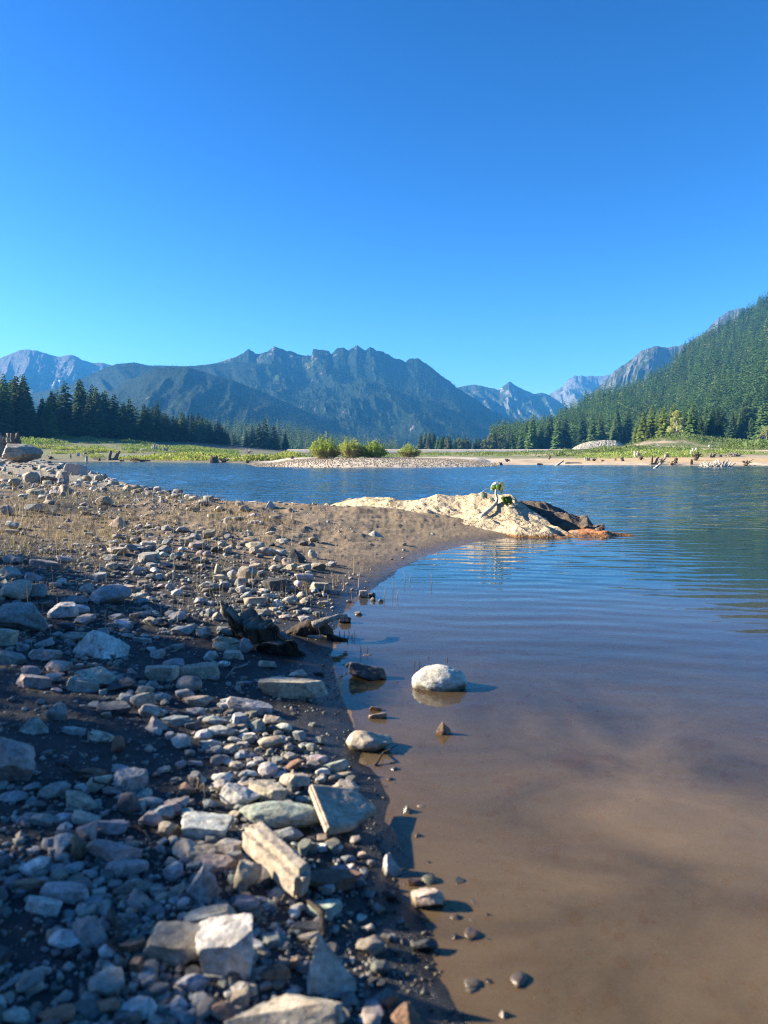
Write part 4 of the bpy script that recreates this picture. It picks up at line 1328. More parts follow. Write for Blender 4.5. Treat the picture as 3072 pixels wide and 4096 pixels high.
# crop  cx cy w h kind colour | label (short name used by neighbours after ~)
TXT = '''
6 155 120 290 215 a bl|large dark bluish grey boulder with a dimpled face by the left edge~dimpled bluish boulder
6 40 240 120 115 b t|square tan block cut by the left edge below the dimpled boulder
6 420 78 180 115 a w|whitish angular stone just behind the speckled pointed stone~whitish angular stone
6 525 70 135 62 r w|smooth whitish cobble leaning against the whitish angular stone
6 565 130 110 70 a p|
6 645 285 340 205 c w|big pale pointed stone speckled with dark lichen~speckled pointed stone
6 495 230 150 75 a g|
6 800 310 105 90 a d|
6 295 270 110 65 s gr|
6 150 290 75 65 r bl|
6 75 370 140 90 s bl|
6 300 345 180 100 a p|
6 385 430 150 90 a p|
6 200 455 120 65 a p|
6 355 510 90 75 r bl|
6 225 540 210 95 s p|
6 640 510 250 180 a gr|large pale greenish grey boulder with a thin crack line~greenish cracked boulder
6 560 575 190 92 s g|flat grey stone pressed against the front of the greenish cracked boulder
6 820 570 170 100 a k|
6 1075 500 160 120 b t|
6 1150 430 140 90 a g|
6 1335 470 230 125 s t|flat triangular tan slab resting on dark mud above the round grey boulder~triangular tan slab
6 1258 575 155 122 r g|smooth round grey boulder, evenly domed like an egg~domed grey boulder
6 1230 640 110 80 r g|
6 1065 655 115 75 r bl|
6 1310 683 170 72 a t|
6 850 670 112 80 r g|
6 955 690 130 112 a g|
6 960 637 100 85 a t|
6 760 735 195 82 s k|
6 1000 755 140 110 a p|
6 1030 830 130 110 c p|
6 1175 818 180 48 s bl|
6 1300 750 105 55 a bl|
6 1425 810 140 66 r bl|
6 1590 820 125 82 a bl|
6 1470 880 150 92 r g|
6 1345 900 92 76 r w|
6 1200 950 130 88 a w|lumpy white stone standing on a rusty flat chip~lumpy white stone
6 380 770 130 130 a p|pinkish sunlit angular stone on the lit patch of soil~sunlit pink stone
6 235 840 192 122 c g|grey peaked stone on the lit soil beside the sunlit pink one
6 490 885 125 58 s g|
6 670 905 135 85 a t|
6 790 972 75 112 r br|
6 110 1090 290 330 a p|very large pinkish grey boulder cut by the left edge~large pinkish edge boulder
6 1395 960 122 56 s w|
6 1530 1000 90 66 a t|
6 1605 1030 72 62 r bl|
6 1475 1060 82 45 r t|
6 1570 1105 76 66 a t|
6 1480 1180 112 66 r w|
6 600 1155 170 100 a br|
6 672 1205 150 130 a t|
6 865 1215 190 180 a bl|
6 757 1245 130 100 a p|
6 807 1112 100 80 a bl|
6 365 1265 192 110 r g|
6 550 1250 82 85 r g|
6 215 1240 112 72 r bl|
6 80 1300 165 85 r bl|
6 1250 1255 105 82 a br|rusty brown angular stone on bare dark soil~rusty brown stone
6 1090 1125 72 46 r g|
6 1290 1085 92 42 s g|
6 1345 230 82 72 r g|
6 1500 292 152 92 r t|
6 1500 215 102 66 a g|
6 1215 210 122 72 a g|
6 1180 110 102 72 r g|
6 1265 190 76 55 a gr|
6 940 95 92 40 r g|
6 1008 140 82 60 a t|
6 815 155 92 58 s w|
6 775 113 82 48 a w|
6 945 260 105 32 s g|
6 1000 320 52 36 r g|
6 1048 360 82 72 a g|
6 1635 320 72 110 a p|
6 1400 375 82 70 a gr|
6 535 355 66 50 r g|
6 690 185 70 40 s g|
6 380 600 60 40 r p|
6 1420 525 60 40 r bl|
6 430 170 120 60 s k|
6 380 215 60 40 r g|
8 560 178 250 112 a t|tan flat topped stone among the shaded boulders at the lower left~tan flat topped stone
8 868 190 140 152 r d|
8 290 285 152 92 r g|
8 425 270 122 92 r bl|
8 572 290 152 92 a g|
8 1000 168 130 86 r bl|
8 1160 188 152 88 a p|
8 1058 250 162 122 a bl|
8 1145 225 110 100 a p|
8 740 330 182 112 a p|
8 1000 295 132 112 a p|
8 1118 360 112 122 a t|
8 1365 345 290 172 b w|bright whitish block with a sunlit top edge beside the long tan slab~whitish sunlit block
8 430 340 78 82 r w|
8 355 430 122 150 s bl|
8 420 455 162 152 a p|
8 520 480 112 150 a br|
8 750 522 330 185 a p|boot shaped pinkish grey stone with a curved hollow~boot shaped stone
8 575 370 105 125 a p|
8 840 618 242 98 s g|
8 205 595 162 120 s w|
8 485 610 112 86 r bl|
8 600 645 92 70 r bl|
8 1150 640 122 130 r bl|
8 1230 495 150 150 r t|
8 1330 535 185 122 a t|
8 1430 590 242 118 s t|
8 1345 720 230 300 c g|tall dark grey stone leaning with a sharp ridge in the shaded foreground~tall ridged stone
8 1180 772 82 92 a t|
8 455 775 325 130 s p|long flat pinkish slab lying in the shaded foreground~flat pinkish slab
8 910 812 192 160 c p|
8 930 715 182 110 r bl|
8 290 860 205 115 s w|
8 435 1060 192 142 r w|round whitish cobble lit on one side in the shaded corner~round whitish cobble
8 605 1020 212 222 a p|pale pinkish block directly behind the round whitish cobble
8 880 1110 152 182 s br|
8 1130 1100 372 250 b t|large tilted tan block with a row of pale lichen spots~tilted lichen block
8 1502 1172 342 385 b w|large whitish squarish block with a rough sunlit face in the foreground~large whitish squarish block
8 1400 955 285 185 b t|
8 1225 935 82 82 r g|
8 725 1372 202 222 r gr|
8 680 1530 202 132 a br|
8 920 1530 212 172 a w|
8 1285 1375 192 112 r bl|
8 1035 1400 162 142 a k|
8 380 1560 215 165 a br|
8 90 1580 185 125 r gr|
8 1500 1562 185 125 r br|
8 1510 480 152 100 a g|
8 270 1290 122 62 r p|
8 710 1160 82 92 a w|
8 680 1250 72 92 r g|
8 1230 850 82 90 r p|
8 905 1270 72 130 b br|
8 250 650 110 70 a p|
8 1190 1400 70 60 r t|
8 1185 1500 110 110 r g|
8 180 720 180 70 s br|
8 700 795 80 50 s p|
8 480 190 60 80 r gr|
9 260 288 232 162 a w|angular whitish grey stone with a pitted face behind the smooth oval boulder~pitted whitish stone
9 135 245 112 92 a p|
9 135 180 102 66 r w|
9 430 130 112 102 r w|pale smooth egg shaped cobble standing upright above the tan stones~upright egg cobble
9 600 192 162 122 a t|
9 430 252 222 150 s t|tan slab with one sunlit end behind the smooth oval boulder~tan slab with sunlit end
9 510 402 470 185 r gr|big smooth greenish grey oval boulder beside the leaning slab~smooth oval boulder
9 80 480 10 10 r w|skip
9 425 697 122 112 r br|rusty round stone resting against the long tan slab~rusty round stone
9 300 822 132 192 a t|
9 425 800 132 132 a d|
9 190 620 142 112 a p|
9 550 532 172 92 r bl|
9 770 605 82 62 a w|
9 945 760 212 182 c p|
9 930 682 92 46 r bl|
9 1200 720 122 140 c gr|wet pale peaked stone at the edge of the muddy water~wet pale peaked stone
9 1452 805 96 78 r gr|wet rounded pebble nearest the brown water
9 1440 932 192 152 a t|yellowish tan wet stone with a pointed lower end~yellowish wet stone
9 1360 830 82 62 a br|
9 800 872 96 80 a w|small bright white stone lying on the dark flat slab~bright white stone
9 845 832 300 125 s br|
9 290 962 152 122 a p|
9 370 952 102 56 a bl|
9 500 880 122 102 a t|
9 570 945 62 52 r t|
9 780 1010 202 112 s gr|
9 640 1000 62 56 r t|
9 1080 960 42 90 c t|
9 790 1375 330 420 c gr|tall grey pyramid shaped stone with a sharp top in the foreground~grey pyramid stone
9 480 1402 162 132 r br|
9 590 1345 92 72 r br|
9 540 1690 680 220 r t|large tan lichen covered boulder cut by the bottom edge~lichen boulder at the bottom edge
9 1310 1660 200 180 c br|wet brown pointed stone at the bottom edge beside the water
9 920 232 152 92 a t|
9 862 110 132 72 a gr|
9 742 65 112 62 a p|
9 600 100 92 62 a br|
9 915 155 92 32 r t|
9 780 140 82 55 a w|
9 325 45 56 46 r bl|
9 265 40 72 56 r bl|
9 370 75 56 46 r w|
9 335 100 60 42 r w|
9 235 105 66 56 a w|
9 180 80 62 40 r w|
9 510 160 92 60 r bl|
9 310 155 82 46 a w|
9 505 222 60 36 r g|
9 70 345 90 60 r bl|
9 220 410 70 55 a t|
9 620 605 80 40 r gr|
9 850 595 50 30 r br|
9 1030 655 60 50 a t|
9 1080 705 50 45 r bl|
9 1050 1235 130 60 a br|
9 700 1180 150 60 a t|
9 1420 1230 150 90 a d|
9 690 1130 200 80 s d|
9 500 1140 60 40 r k|
9 450 1000 60 50 r k|
7 1440 622 285 165 r w|large smooth white boulder standing in the shallow water~white boulder in the water
7 1010 592 202 100 a d|dark wedge shaped stone in the water beside the white boulder~dark wedge stone
7 1020 995 250 150 r t|rough tan boulder half out of the water with a clear shadow~rough tan boulder
7 1465 928 132 100 c br|brown crumbly stone tip sticking out of the water below the white boulder
7 570 692 365 132 s t|long tan log shaped stone lying on the dark mud~long tan mud stone
7 1060 808 62 30 a br|
7 1072 852 92 30 s t|
7 590 597 92 56 a t|
7 405 542 96 52 s t|
7 300 802 232 92 s g|
7 155 425 132 82 r t|
7 205 490 102 56 b t|
7 280 442 76 82 a g|
7 25 350 66 60 r g|
7 155 345 92 60 a g|
7 985 122 52 48 b t|square rusty cube of stone standing at the water edge near the reeds
7 1045 150 32 26 a t|
7 1090 157 32 20 a t|
7 1035 122 45 26 a d|
7 900 160 32 20 a t|
7 875 275 62 46 r d|small dark stone under the tip of the driftwood branch
7 430 1017 142 88 r t|
7 505 925 82 62 r w|
7 240 890 112 100 a bl|
7 345 917 86 80 r gr|
7 435 887 96 66 a t|
7 600 975 66 66 a gr|
7 715 1000 72 55 r t|
7 125 945 132 76 r w|
7 90 885 132 55 r bl|
7 170 765 80 35 r w|
7 150 800 100 50 a w|
7 290 990 95 50 s w|
7 60 1020 90 50 r w|
7 210 1005 70 35 r w|
7 65 545 80 35 r w|
7 145 540 60 40 a w|
7 480 1000 70 50 r g|
7 570 835 40 25 r d|
7 720 595 55 25 s d|
7 510 258 62 30 a p|
7 640 268 82 46 a w|
z 75 115 0 0 a w|skip
z 172 120 78 62 c g|
z 905 240 92 42 r w|
z 1070 268 92 36 a t|
z 680 300 36 46 c w|pale upright stone like a small tooth in the dry grass
z 330 370 92 46 r g|
z 440 415 86 70 r bl|
z 550 400 92 78 a t|
z 362 462 92 66 a t|
z 60 475 122 52 r t|
z 210 462 86 46 r bl|
z 450 490 120 66 s p|
z 1125 440 86 46 a w|whitish stone alone on the sand near the reeds
z 885 440 106 52 r t|
z 915 485 142 66 r t|
z 905 525 76 62 a t|
z 1005 530 132 72 r t|large rounded tan boulder at the top of the sunlit stone bank~rounded tan bank boulder
z 1220 565 152 110 c d|dark shaded wedge of stone at the lake end of the sunlit bank~dark bank wedge
z 1365 540 66 62 a w|
z 1170 605 92 62 r t|
z 1190 645 92 60 a t|
z 1090 585 66 56 a g|
z 1410 635 112 60 a t|
z 1300 645 102 52 a g|
z 1375 425 82 36 a t|
z 1510 617 86 36 a w|
z 75 582 155 92 a gr|
z 180 547 82 46 r w|
z 205 515 112 62 r bl|
z 340 512 66 46 r w|
z 285 570 82 62 a bl|
z 480 540 66 46 r p|
z 525 555 56 42 r p|
z 700 520 76 62 a t|
z 590 520 60 50 a d|
z 620 660 66 92 c t|
z 640 720 102 66 a t|
z 720 655 96 42 a t|
z 845 700 152 122 a t|big tan angular boulder in the middle of the sunlit stone bank~tan bank boulder
z 745 690 100 70 r bl|
z 915 635 92 52 a t|
z 795 755 96 72 a g|
z 800 810 76 62 a w|
z 840 860 86 52 r bl|
z 550 772 152 72 a g|
z 670 770 86 62 r bl|
z 1070 660 122 62 a t|
z 965 690 80 60 r g|
z 1065 780 165 106 s d|
z 1020 745 90 56 a t|
z 1300 715 142 62 a w|
z 1415 790 150 82 s t|large tan slab tipped up at the end of the stone bank~tipped bank slab
z 1385 820 60 46 a bl|
z 1540 832 86 36 r bl|
z 1250 775 66 56 a w|
z 1200 800 82 52 a t|
z 1285 860 92 62 a t|
z 1335 690 60 40 a t|
z 1455 855 46 36 a w|
z 905 905 165 72 s t|
z 1020 860 106 42 a w|
z 960 890 90 60 s g|
z 1090 925 82 72 r w|
z 1185 905 112 72 r gr|
z 1310 895 70 40 a t|
z 1310 975 66 36 b w|
z 1445 920 86 32 a t|
z 1215 965 90 40 a d|
z 965 990 122 52 a t|
z 1150 1030 82 42 a p|
z 1310 1045 90 50 a w|
z 480 890 96 62 a g|
z 550 1005 46 60 r g|
z 615 1035 72 66 r g|
z 250 1000 92 62 r g|
z 290 825 82 46 a w|
z 240 790 52 52 c g|
z 400 730 46 32 a w|
z 265 690 112 46 a t|
z 120 655 80 46 r w|
z 90 700 80 46 r g|
z 160 690 60 40 a g|
z 190 620 90 40 s g|
z 450 605 100 24 s g|
z 330 640 120 40 s d|
z 40 835 60 36 r w|
z 90 870 60 36 r w|
z 25 1000 62 46 r g|
z 170 770 60 40 a p|
z 60 775 50 36 r g|
z 1030 395 70 30 a w|
z 845 375 90 36 a g|
z 950 300 60 30 a w|
z 910 315 70 24 s w|
z 690 270 60 26 a w|
z 510 150 90 30 s w|
z 560 240 50 36 a w|
z 420 195 110 40 s g|
z 330 140 36 24 r w|
z 790 160 70 40 a w|
z 825 195 70 40 a g|
u 815 235 185 118 b w|pale squarish boulder at the water edge on the far left shore~pale squarish boulder
u 345 325 182 122 a t|broad brown shadowed rock in the dry grass, left one of a touching pair~brown paired rock
u 515 345 175 92 a br|lower brown rock touching the broad brown shadowed rock
u 670 300 125 110 a t|
u 672 355 115 82 a g|
u 165 370 132 82 a t|
u 375 470 182 82 a t|
u 690 445 132 112 r t|
u 600 475 132 66 a w|
u 475 535 110 60 a w|
u 675 485 72 66 r t|
u 530 560 96 66 a g|
u 1125 590 156 102 r t|rounded tan stone alone in the middle of the dry grass~rounded grass stone
u 1270 800 212 132 c t|tan peaked stone with a sunlit top above the shaded cobbles~sunlit peaked grass stone
u 135 825 132 86 a g|
u 365 665 185 66 s bl|
u 70 690 112 102 a g|
u 930 320 86 66 a t|
u 1060 310 92 66 a g|
u 450 197 76 42 a t|
u 500 215 96 36 s w|
u 160 105 152 72 a w|
u 545 240 86 42 a g|
u 1475 415 112 52 r t|
u 1475 455 126 46 a t|
u 1365 415 96 46 a t|
u 1600 465 96 40 a t|
u 650 190 80 36 a w|
u 735 190 50 40 r w|
u 895 610 80 30 a w|
u 1260 530 56 36 a t|
u 885 660 90 36 s w|
u 680 865 86 36 s w|
u 1330 865 60 46 a t|
u 240 905 82 52 a t|
u 125 895 130 56 s t|
u 225 775 0 0 a g|skip
u 1250 950 100 50 s g|
u 1030 975 66 52 a g|
u 1235 1010 90 50 r bl|
u 1440 995 76 46 a g|
u 1580 1040 150 66 r t|
u 1240 1105 160 76 r w|
u 1410 1085 130 90 a bl|
u 1590 1160 170 72 a gr|
u 1510 1095 130 60 r bl|
u 1180 1165 150 70 a g|
u 130 1165 185 100 a g|
u 700 1180 200 76 a g|
u 1600 840 80 36 r g|
u 1620 880 120 36 s w|
5 60 715 152 82 r g|
5 182 730 105 62 r bl|
5 92 812 192 125 r t|
5 205 820 125 92 r bl|
5 635 838 222 120 r bl|large rounded bluish boulder in shade below the dry grass~rounded bluish boulder
5 260 662 172 52 s g|
5 740 790 102 42 a t|
5 430 870 150 46 s bl|
5 690 600 92 46 s t|
5 860 640 112 72 s g|
5 570 720 92 42 s g|
5 500 800 80 50 r g|
5 350 755 60 36 r w|
5 650 675 70 40 r w|
5 800 690 90 42 a g|
5 915 730 60 40 r g|
5 790 840 70 36 a w|
5 820 870 80 40 a g|
5 980 790 50 46 a g|
5 1020 820 60 40 r w|
5 270 900 0 0 r g|skip
f 2275 2970 120 75 s t|flat submerged stone on the brown lake bed beyond the pointed brown stone
f 2230 3385 55 95 c t|submerged tan stone tip on the brown bed in the middle of the shallow water
f 2790 2880 130 50 s g|submerged flat grey stone farther out on the lake bed
f 2030 3080 100 40 s p|
f 1930 2780 90 36 s w|submerged pale stone just beside the white boulder
'''
stones = []
for line in TXT.strip().split('\n'):
    head, lab = line.split('|')
    if lab == 'skip': continue
    c, cx, cy, w_, h_, k, co = head.split()
    ox, oy, sc = CROP[c]
    short = None
    if '~' in lab: lab, short = lab.split('~')
    stones.append(dict(px=ox + float(cx) * sc, py=oy + float(cy) * sc, w=float(w_) * sc, h=float(h_) * sc, k=k, co=co, lab=lab, short=short))

# places
px = np.array([s['px'] for s in stones]); py = np.array([s['py'] for s in stones])
hh = np.array([s['h'] for s in stones])
HX, HY, ok = hit(px, py + hh * .28)
for s, x, y in zip(stones, HX, HY): s['x'], s['y'] = float(x), float(y)
heroes = [s for s in stones if s['short']]
used = set(s['lab'] for s in stones if s['lab'])


def auto_label(s):
    size = 'small' if s['w'] < 42 else 'medium' if s['w'] < 85 else 'large'
    base = f"{size} {CNAME[s['co']]} {KNAME[s['k']]} stone"
    hs_ = sorted(heroes, key=lambda q: math.hypot((q['px'] - s['px']) / 1.4, q['py'] - s['py']))[:5]
    cands = []
    for q in hs_:
        dx, dy = s['px'] - q['px'], s['py'] - q['py']
        near = math.hypot(dx, dy) < 0.75 * (q['w'] + s['w'])
        if abs(dx) * .8 > abs(dy):
            rel = 'on the lake side of' if dx > 0 else 'on the bank side of'
        else:
            rel = 'in front of' if dy > 0 else 'behind'
        cands.append(f"{base} {'just ' if near else ''}{rel} the {q['short']}")
    for c in cands[:3]:
        if c not in used and len(c.split()) <= 16:
            used.add(c); return c
    return cands[0]


ROCKN = 0
for i, s in enumerate(stones):
    d = s['y']
    big = s['w'] > 110
    W = s['w'] / F * d * ((1.18 if s['lab'] else 1.27) if s['py'] > 2450 else 1.12)
    a = math.atan2(CAM_H - .1, d)
    rg = np.random.default_rng(3000 + i)
    vis = s['h'] / F * d
    Dp = W * rg.uniform(.62, .85)
    for _ in range(8):
        Hs = (vis - Dp * math.sin(a) * .8) / max(.5, math.cos(a)) * 1.05
        if Hs > .34 * W or Dp < .4 * W: break
        Dp *= .9
    Hs = float(np.clip(Hs, .24 * W, 1.25 * W))
    if s['k'] == 's': Hs = min(Hs, .5 * W)
    sub = 5 if s['w'] > 95 else 4 if s['w'] > 34 else 3
    sk = 'o' if any(k in s['lab'] for k in ('smooth', 'egg', 'round', 'white boulder')) and s['k'] == 'r' else s['k']
    V, Fa = rock_shape(4000 + i, sk, sub)
    burial = .22 if s['k'] != 's' else .12
    V = V * np.array([W, Dp, Hs * (1 + burial)])
    ta, tb = rg.normal(0, .13), rg.normal(0, .13)
    Rm = np.array(Matrix.Rotation(ta, 3, 'X') @ Matrix.Rotation(tb, 3, 'Y'))
    V = V @ Rm.T
    zg = gz(s['x'], s['y'])
    if s['y'] > 2 and zg < 0 and s['lab'].find('submerged') < 0:
        Hs2 = Hs - zg; V[:, 2] *= Hs2 / Hs; Hs = Hs2
    z = zg + Hs * .5 * (1 + burial) - Hs * burial
    if 'submerged' in s['lab'] or (s['co'] == 'p' and s['px'] > 2000):
        z = min(zg + .012, -.012 - Hs * .5)
        z = max(z, zg - Hs * .3)
    base = np.array(PAL[s['co']]) * rg.uniform(.9, 1.3) * (1 + rg.normal(0, .03, 3))
    lab = s['lab'] or auto_label(s)
    o = mk('boulder' if big else 'stone', V, Fa, M['rock'], None, base, True, (s['x'], s['y'] , z))
    tag(o, lab, 'stone', 'stones on the shore')
print('stones', len(stones))


# slabs built from their own corner points
def plate(name, pts, thick, co, label, seed, bevel=.2, sub=5, cat='stone'):
    """pts: (px, py, height above water) corners of the upper face."""
    P = []
    for a, b, zz in pts:
        x, y = flat(a, b, zz); P.append((float(x), float(y), zz))
    P = np.array(P)
    c = P.mean(0)
    P -= c
    n = np.cross(P[1] - P[0], P[2] - P[0]); n /= np.linalg.norm(n)
    if n[2] < 0: n = -n
    bm = bmesh.new()
    top = [bm.verts.new(p) for p in P]
    bot = [bm.verts.new(p * .97 - n * thick) for p in P]
    k = len(P)
    bm.faces.new(top); bm.faces.new(bot[::-1])
    for i in range(k): bm.faces.new((top[i], bot[i], bot[(i + 1) % k], top[(i + 1) % k]))
    bmesh.ops.recalc_face_normals(bm, faces=bm.faces)
    bmesh.ops.bevel(bm, geom=bm.edges[:] + bm.verts[:], offset=thick * bevel, segments=2, affect='EDGES', clamp_overlap=True)
    bmesh.ops.triangulate(bm, faces=bm.faces)
    for _ in range(sub):
        L = [e for e in bm.edges if e.calc_length() > .012]
        if not L: break
        bmesh.ops.subdivide_edges(bm, edges=L, cuts=1, use_grid_fill=False)
        bmesh.ops.triangulate(bm, faces=bm.faces)
    bm.verts.ensure_lookup_table()
    V = np.array([v.co[:] for v in bm.verts]); Fa = np.array([[v.index for v in f.verts] for f in bm.faces])
    bm.normal_update()
    N = np.array([v.normal[:] for v in bm.verts])
    bm.free()
    V = V + N * (thick * .05 * fbm3(V * 9 + seed, 3, seed) + thick * .02 * fbm3(V * 60, 2, seed))[:, None]
    o = mk(name, V, Fa, M['rock'], None, np.array(PAL[co]), True, tuple(c))
    tag(o, label, cat, 'stones on the shore')
    return o


plate('slab', [(958, 3292, .155), (1060, 3272, .15), (1262, 3452, .14), (1196, 3510, .135)], .085, 't', 'long tan bar shaped slab, flat and brightly sunlit along its top', 811)
plate('slab', [(1238, 3132, .135), (1420, 3150, .085), (1512, 3232, .05), (1420, 3300, .06), (1312, 3318, .105)], .028, 't', 'broad triangular tan slab propped up on one edge beside the water', 812)

# ------------------------------------------------------------------ loose gravel and small stones (countless)
def in_img(poly, px, py): return inside(poly, px, py)


STONEBAND = [(-3500, 2260), (0, 2200), (330, 2180), (560, 2110), (760, 2120), (1000, 2150), (1130, 2190), (1240, 2280), (1330, 2370), (1300, 2450), (1180, 2500), (900, 2470), (760, 2560), (660, 2640), (640, 2800), (700, 2860),
             (900, 2830), (1040, 2800), (1150, 2900), (1250, 2960), (1300, 3080), (1420, 3130), (1470, 3220), (1560, 3500), (1640, 3600), (1600, 3800), (1500, 4200), (1300, 7000), (-3500, 7000)]
BARE = [[(380, 2560), (620, 2500), (700, 2560), (640, 2760), (480, 2640)], [(620, 2700), (900, 2640), (1330, 2620), (1380, 2860), (1150, 2850), (900, 2800), (700, 2800)], [(-50, 2730), (250, 2740), (560, 2760), (600, 3050), (420, 3100), (160, 3000), (-50, 2960)],
        [(-200, 3650), (180, 3560), (330, 3800), (300, 4096), (-200, 4200)]]


def gravel(name, n, smin, smax, power, label, seed, sub, dmax, accept):
    rg = np.random.default_rng(seed)
    X, Y = [], []
    got = 0
    while got < n:
        m = n * 3
        y = np.exp(rg.uniform(math.log(1.0), math.log(dmax), m)); x = rg.uniform(-1.45, .75, m) * y
        z = hgt(x, y, False)
        s = sd_lake(x, y)
        dyc = cP * y - sP * (z - CAM_H)
        ipx = CX + F * x / dyc; ipy = CY - F * ((z - CAM_H) * cP + sP * y) / dyc
        pr = accept(x, y, s, ipx, ipy)
        k = rg.random(m) < pr
        X.append(x[k]); Y.append(y[k]); got += k.sum()
    x, y = np.concatenate(X)[:n], np.concatenate(Y)[:n]
    z = hgt(x, y)
    sz = smin * (smax / smin) ** (rg.random(n) ** power) * np.clip(y / 5, .6, 6) ** .75
    mb = MB()
    nv = 14
    kk = rg.integers(0, nv, n)
    keys = list('ggbltwprak')
    pal = np.array([PAL[c] for c in ('g', 'bl', 't', 'w', 'g', 'p', 'gr', 'k', 'bl', 'g', 't', 'gr')])
    cols = pal[rg.integers(0, len(pal), n)] * rg.uniform(.4, 1.1, (n, 1)) ** (1.3 if dmax < 20 else .8) * (1.35 if dmax > 20 else 1.0)
    for v in range(nv):
        V, Fa = rock_shape(7000 + seed * 20 + v, ('aasbasr' if seed in (1, 2) else 'asabaca')[v % 7], sub)
        m = kk == v
        sc = sz[m][:, None] * np.stack([rg.uniform(.8, 1.25, m.sum()), rg.uniform(.6, .95, m.sum()), rg.uniform(.38, .7, m.sum())], 1)
        p = np.stack([x[m], y[m], z[m] + sc[:, 2] * .22], 1)
        a, b, c = merge_instances(V, Fa, p, sc, rg.uniform(0, 6.28, m.sum()), cols[m])
        mb.add(a, b, c)
    o = mb.build(name, M['gravel'])
    return tag(o, label, 'stones', kind='stuff')


GZ = [(-60, 1990), (150, 1965), (420, 1950), (700, 1985), (1000, 2050), (1160, 2090), (1230, 2165), (1100, 2195), (760, 2155), (580, 2175), (450, 2255), (250, 2285), (-60, 2240)]


def acc_near(x, y, s, ipx, ipy):
    p = np.where(in_img(STONEBAND, ipx, ipy), .95, .06)
    for b in BARE: p = np.where(in_img(b, ipx, ipy), .28, p)
    p = p * smooth(.03, .2, s) * (.45 + .55 * smooth(-.2, .25, fbm2(x * 1.9, y * 1.9, 2, 88)))
    return np.where((y < 9.5) & (s > 0.01), p, 0)


def acc_far(x, y, s, ipx, ipy):
    p = np.clip(.36 + fbm2(x * .5, y * .35, 3, 89) * 1.2, .02, 1) * np.where(in_img(GZ, ipx, ipy), .6, 1) * np.where(ipx < 1150, 1, .05)
    edge = 1 - smooth(.4, 2.2, s)
    p = np.clip(p * .5 + edge * np.where(ipx < 1000, .9, .03) + np.where((ipy < 1980) & (ipx < 420), .5, 0), 0, 1)
    return np.where((y >= 7) & (y < 60) & (s > .05), p, 0)


gravel('gravel', 4200, .012, .055, 1.8, 'small mixed stones and pebbles strewn over the near shore', 1, 2, 10, acc_near)
gravel('gravel', 26000, .006, .022, 1.2, 'fine pebbles and chips scattered over the dark soil', 2, 1, 7, lambda x, y, s, a, b: np.where((y < 7) & (s > 0), .35 + .65 * acc_near(x, y, s, a, b), 0))
gravel('gravel', 2900, .03, .125, 2.1, 'pale stones scattered through the dry grass of the left shore', 3, 2, 60, acc_far)


gravel('gravel', 7000, .026, .085, 1.8, 'broken angular grey rubble packed between the larger shore stones', 4, 3, 10, lambda x, y, s, a, b: acc_near(x, y, s, a, b) * .9)
gravel('gravel', 9500, .010, .034, 1.6, 'small broken stones covering the sunlit middle of the bank', 6, 1, 24, lambda x, y, s, a, b: np.where((y > 5.5) & (y < 24) & (s > .05), np.clip(.35 + fbm2(x * .9, y * .6, 3, 189) * 1.5, .03, 1) * np.where(a < 1180, 1, np.where(a < 1420, .25, .03)), 0))
gravel('gravel', 800, .012, .085, 2.0, 'small stones and bits lying on the brown lake bed near the shore', 5, 2, 6, lambda x, y, s, a, b: np.where((s < -.03) & (s > -2.2) & (y < 5.5), .25 + .75 * np.exp(s * 2.5), 0))


def bar_gravel():
    rg = np.random.default_rng(44)
    n = 9000
    px = rg.uniform(1010, 2000, n * 2); d = rg.uniform(82, 122, n * 2)
    x, y = base_xy(px, d)
    s = sd_lake(x, y)
    m = (s > -.2) & (s < 22)
    x, y = x[m][:n], y[m][:n]
    z = hgt(x, y)
    V, Fa = rock_shape(7777, 'a', 1)
    sc = rg.uniform(.07, .22, (len(x), 1)) * np.array([[1, .8, .6]])
    cols = np.array([.40, .335, .245]) * rg.uniform(.55, 1.25, (len(x), 1))
    mb = MB()
    mb.add(*merge_instances(V, Fa, np.stack([x, y, z + .03], 1), sc, rg.uniform(0, 6.28, len(x)), cols)[:2], np.repeat(cols, len(V), 0))
    tag(mb.build('gravel', M['gravel']), 'pale gravel covering the low bar with the willow bushes', 'stones', kind='stuff')


bar_gravel()
# ------------------------------------------------------------------ rock outcrops on the spit
def at(px, py, Y):
    kx, kz = ray(px, py)
    return np.array([float(kx) * Y, Y, CAM_H + float(kz) * Y])


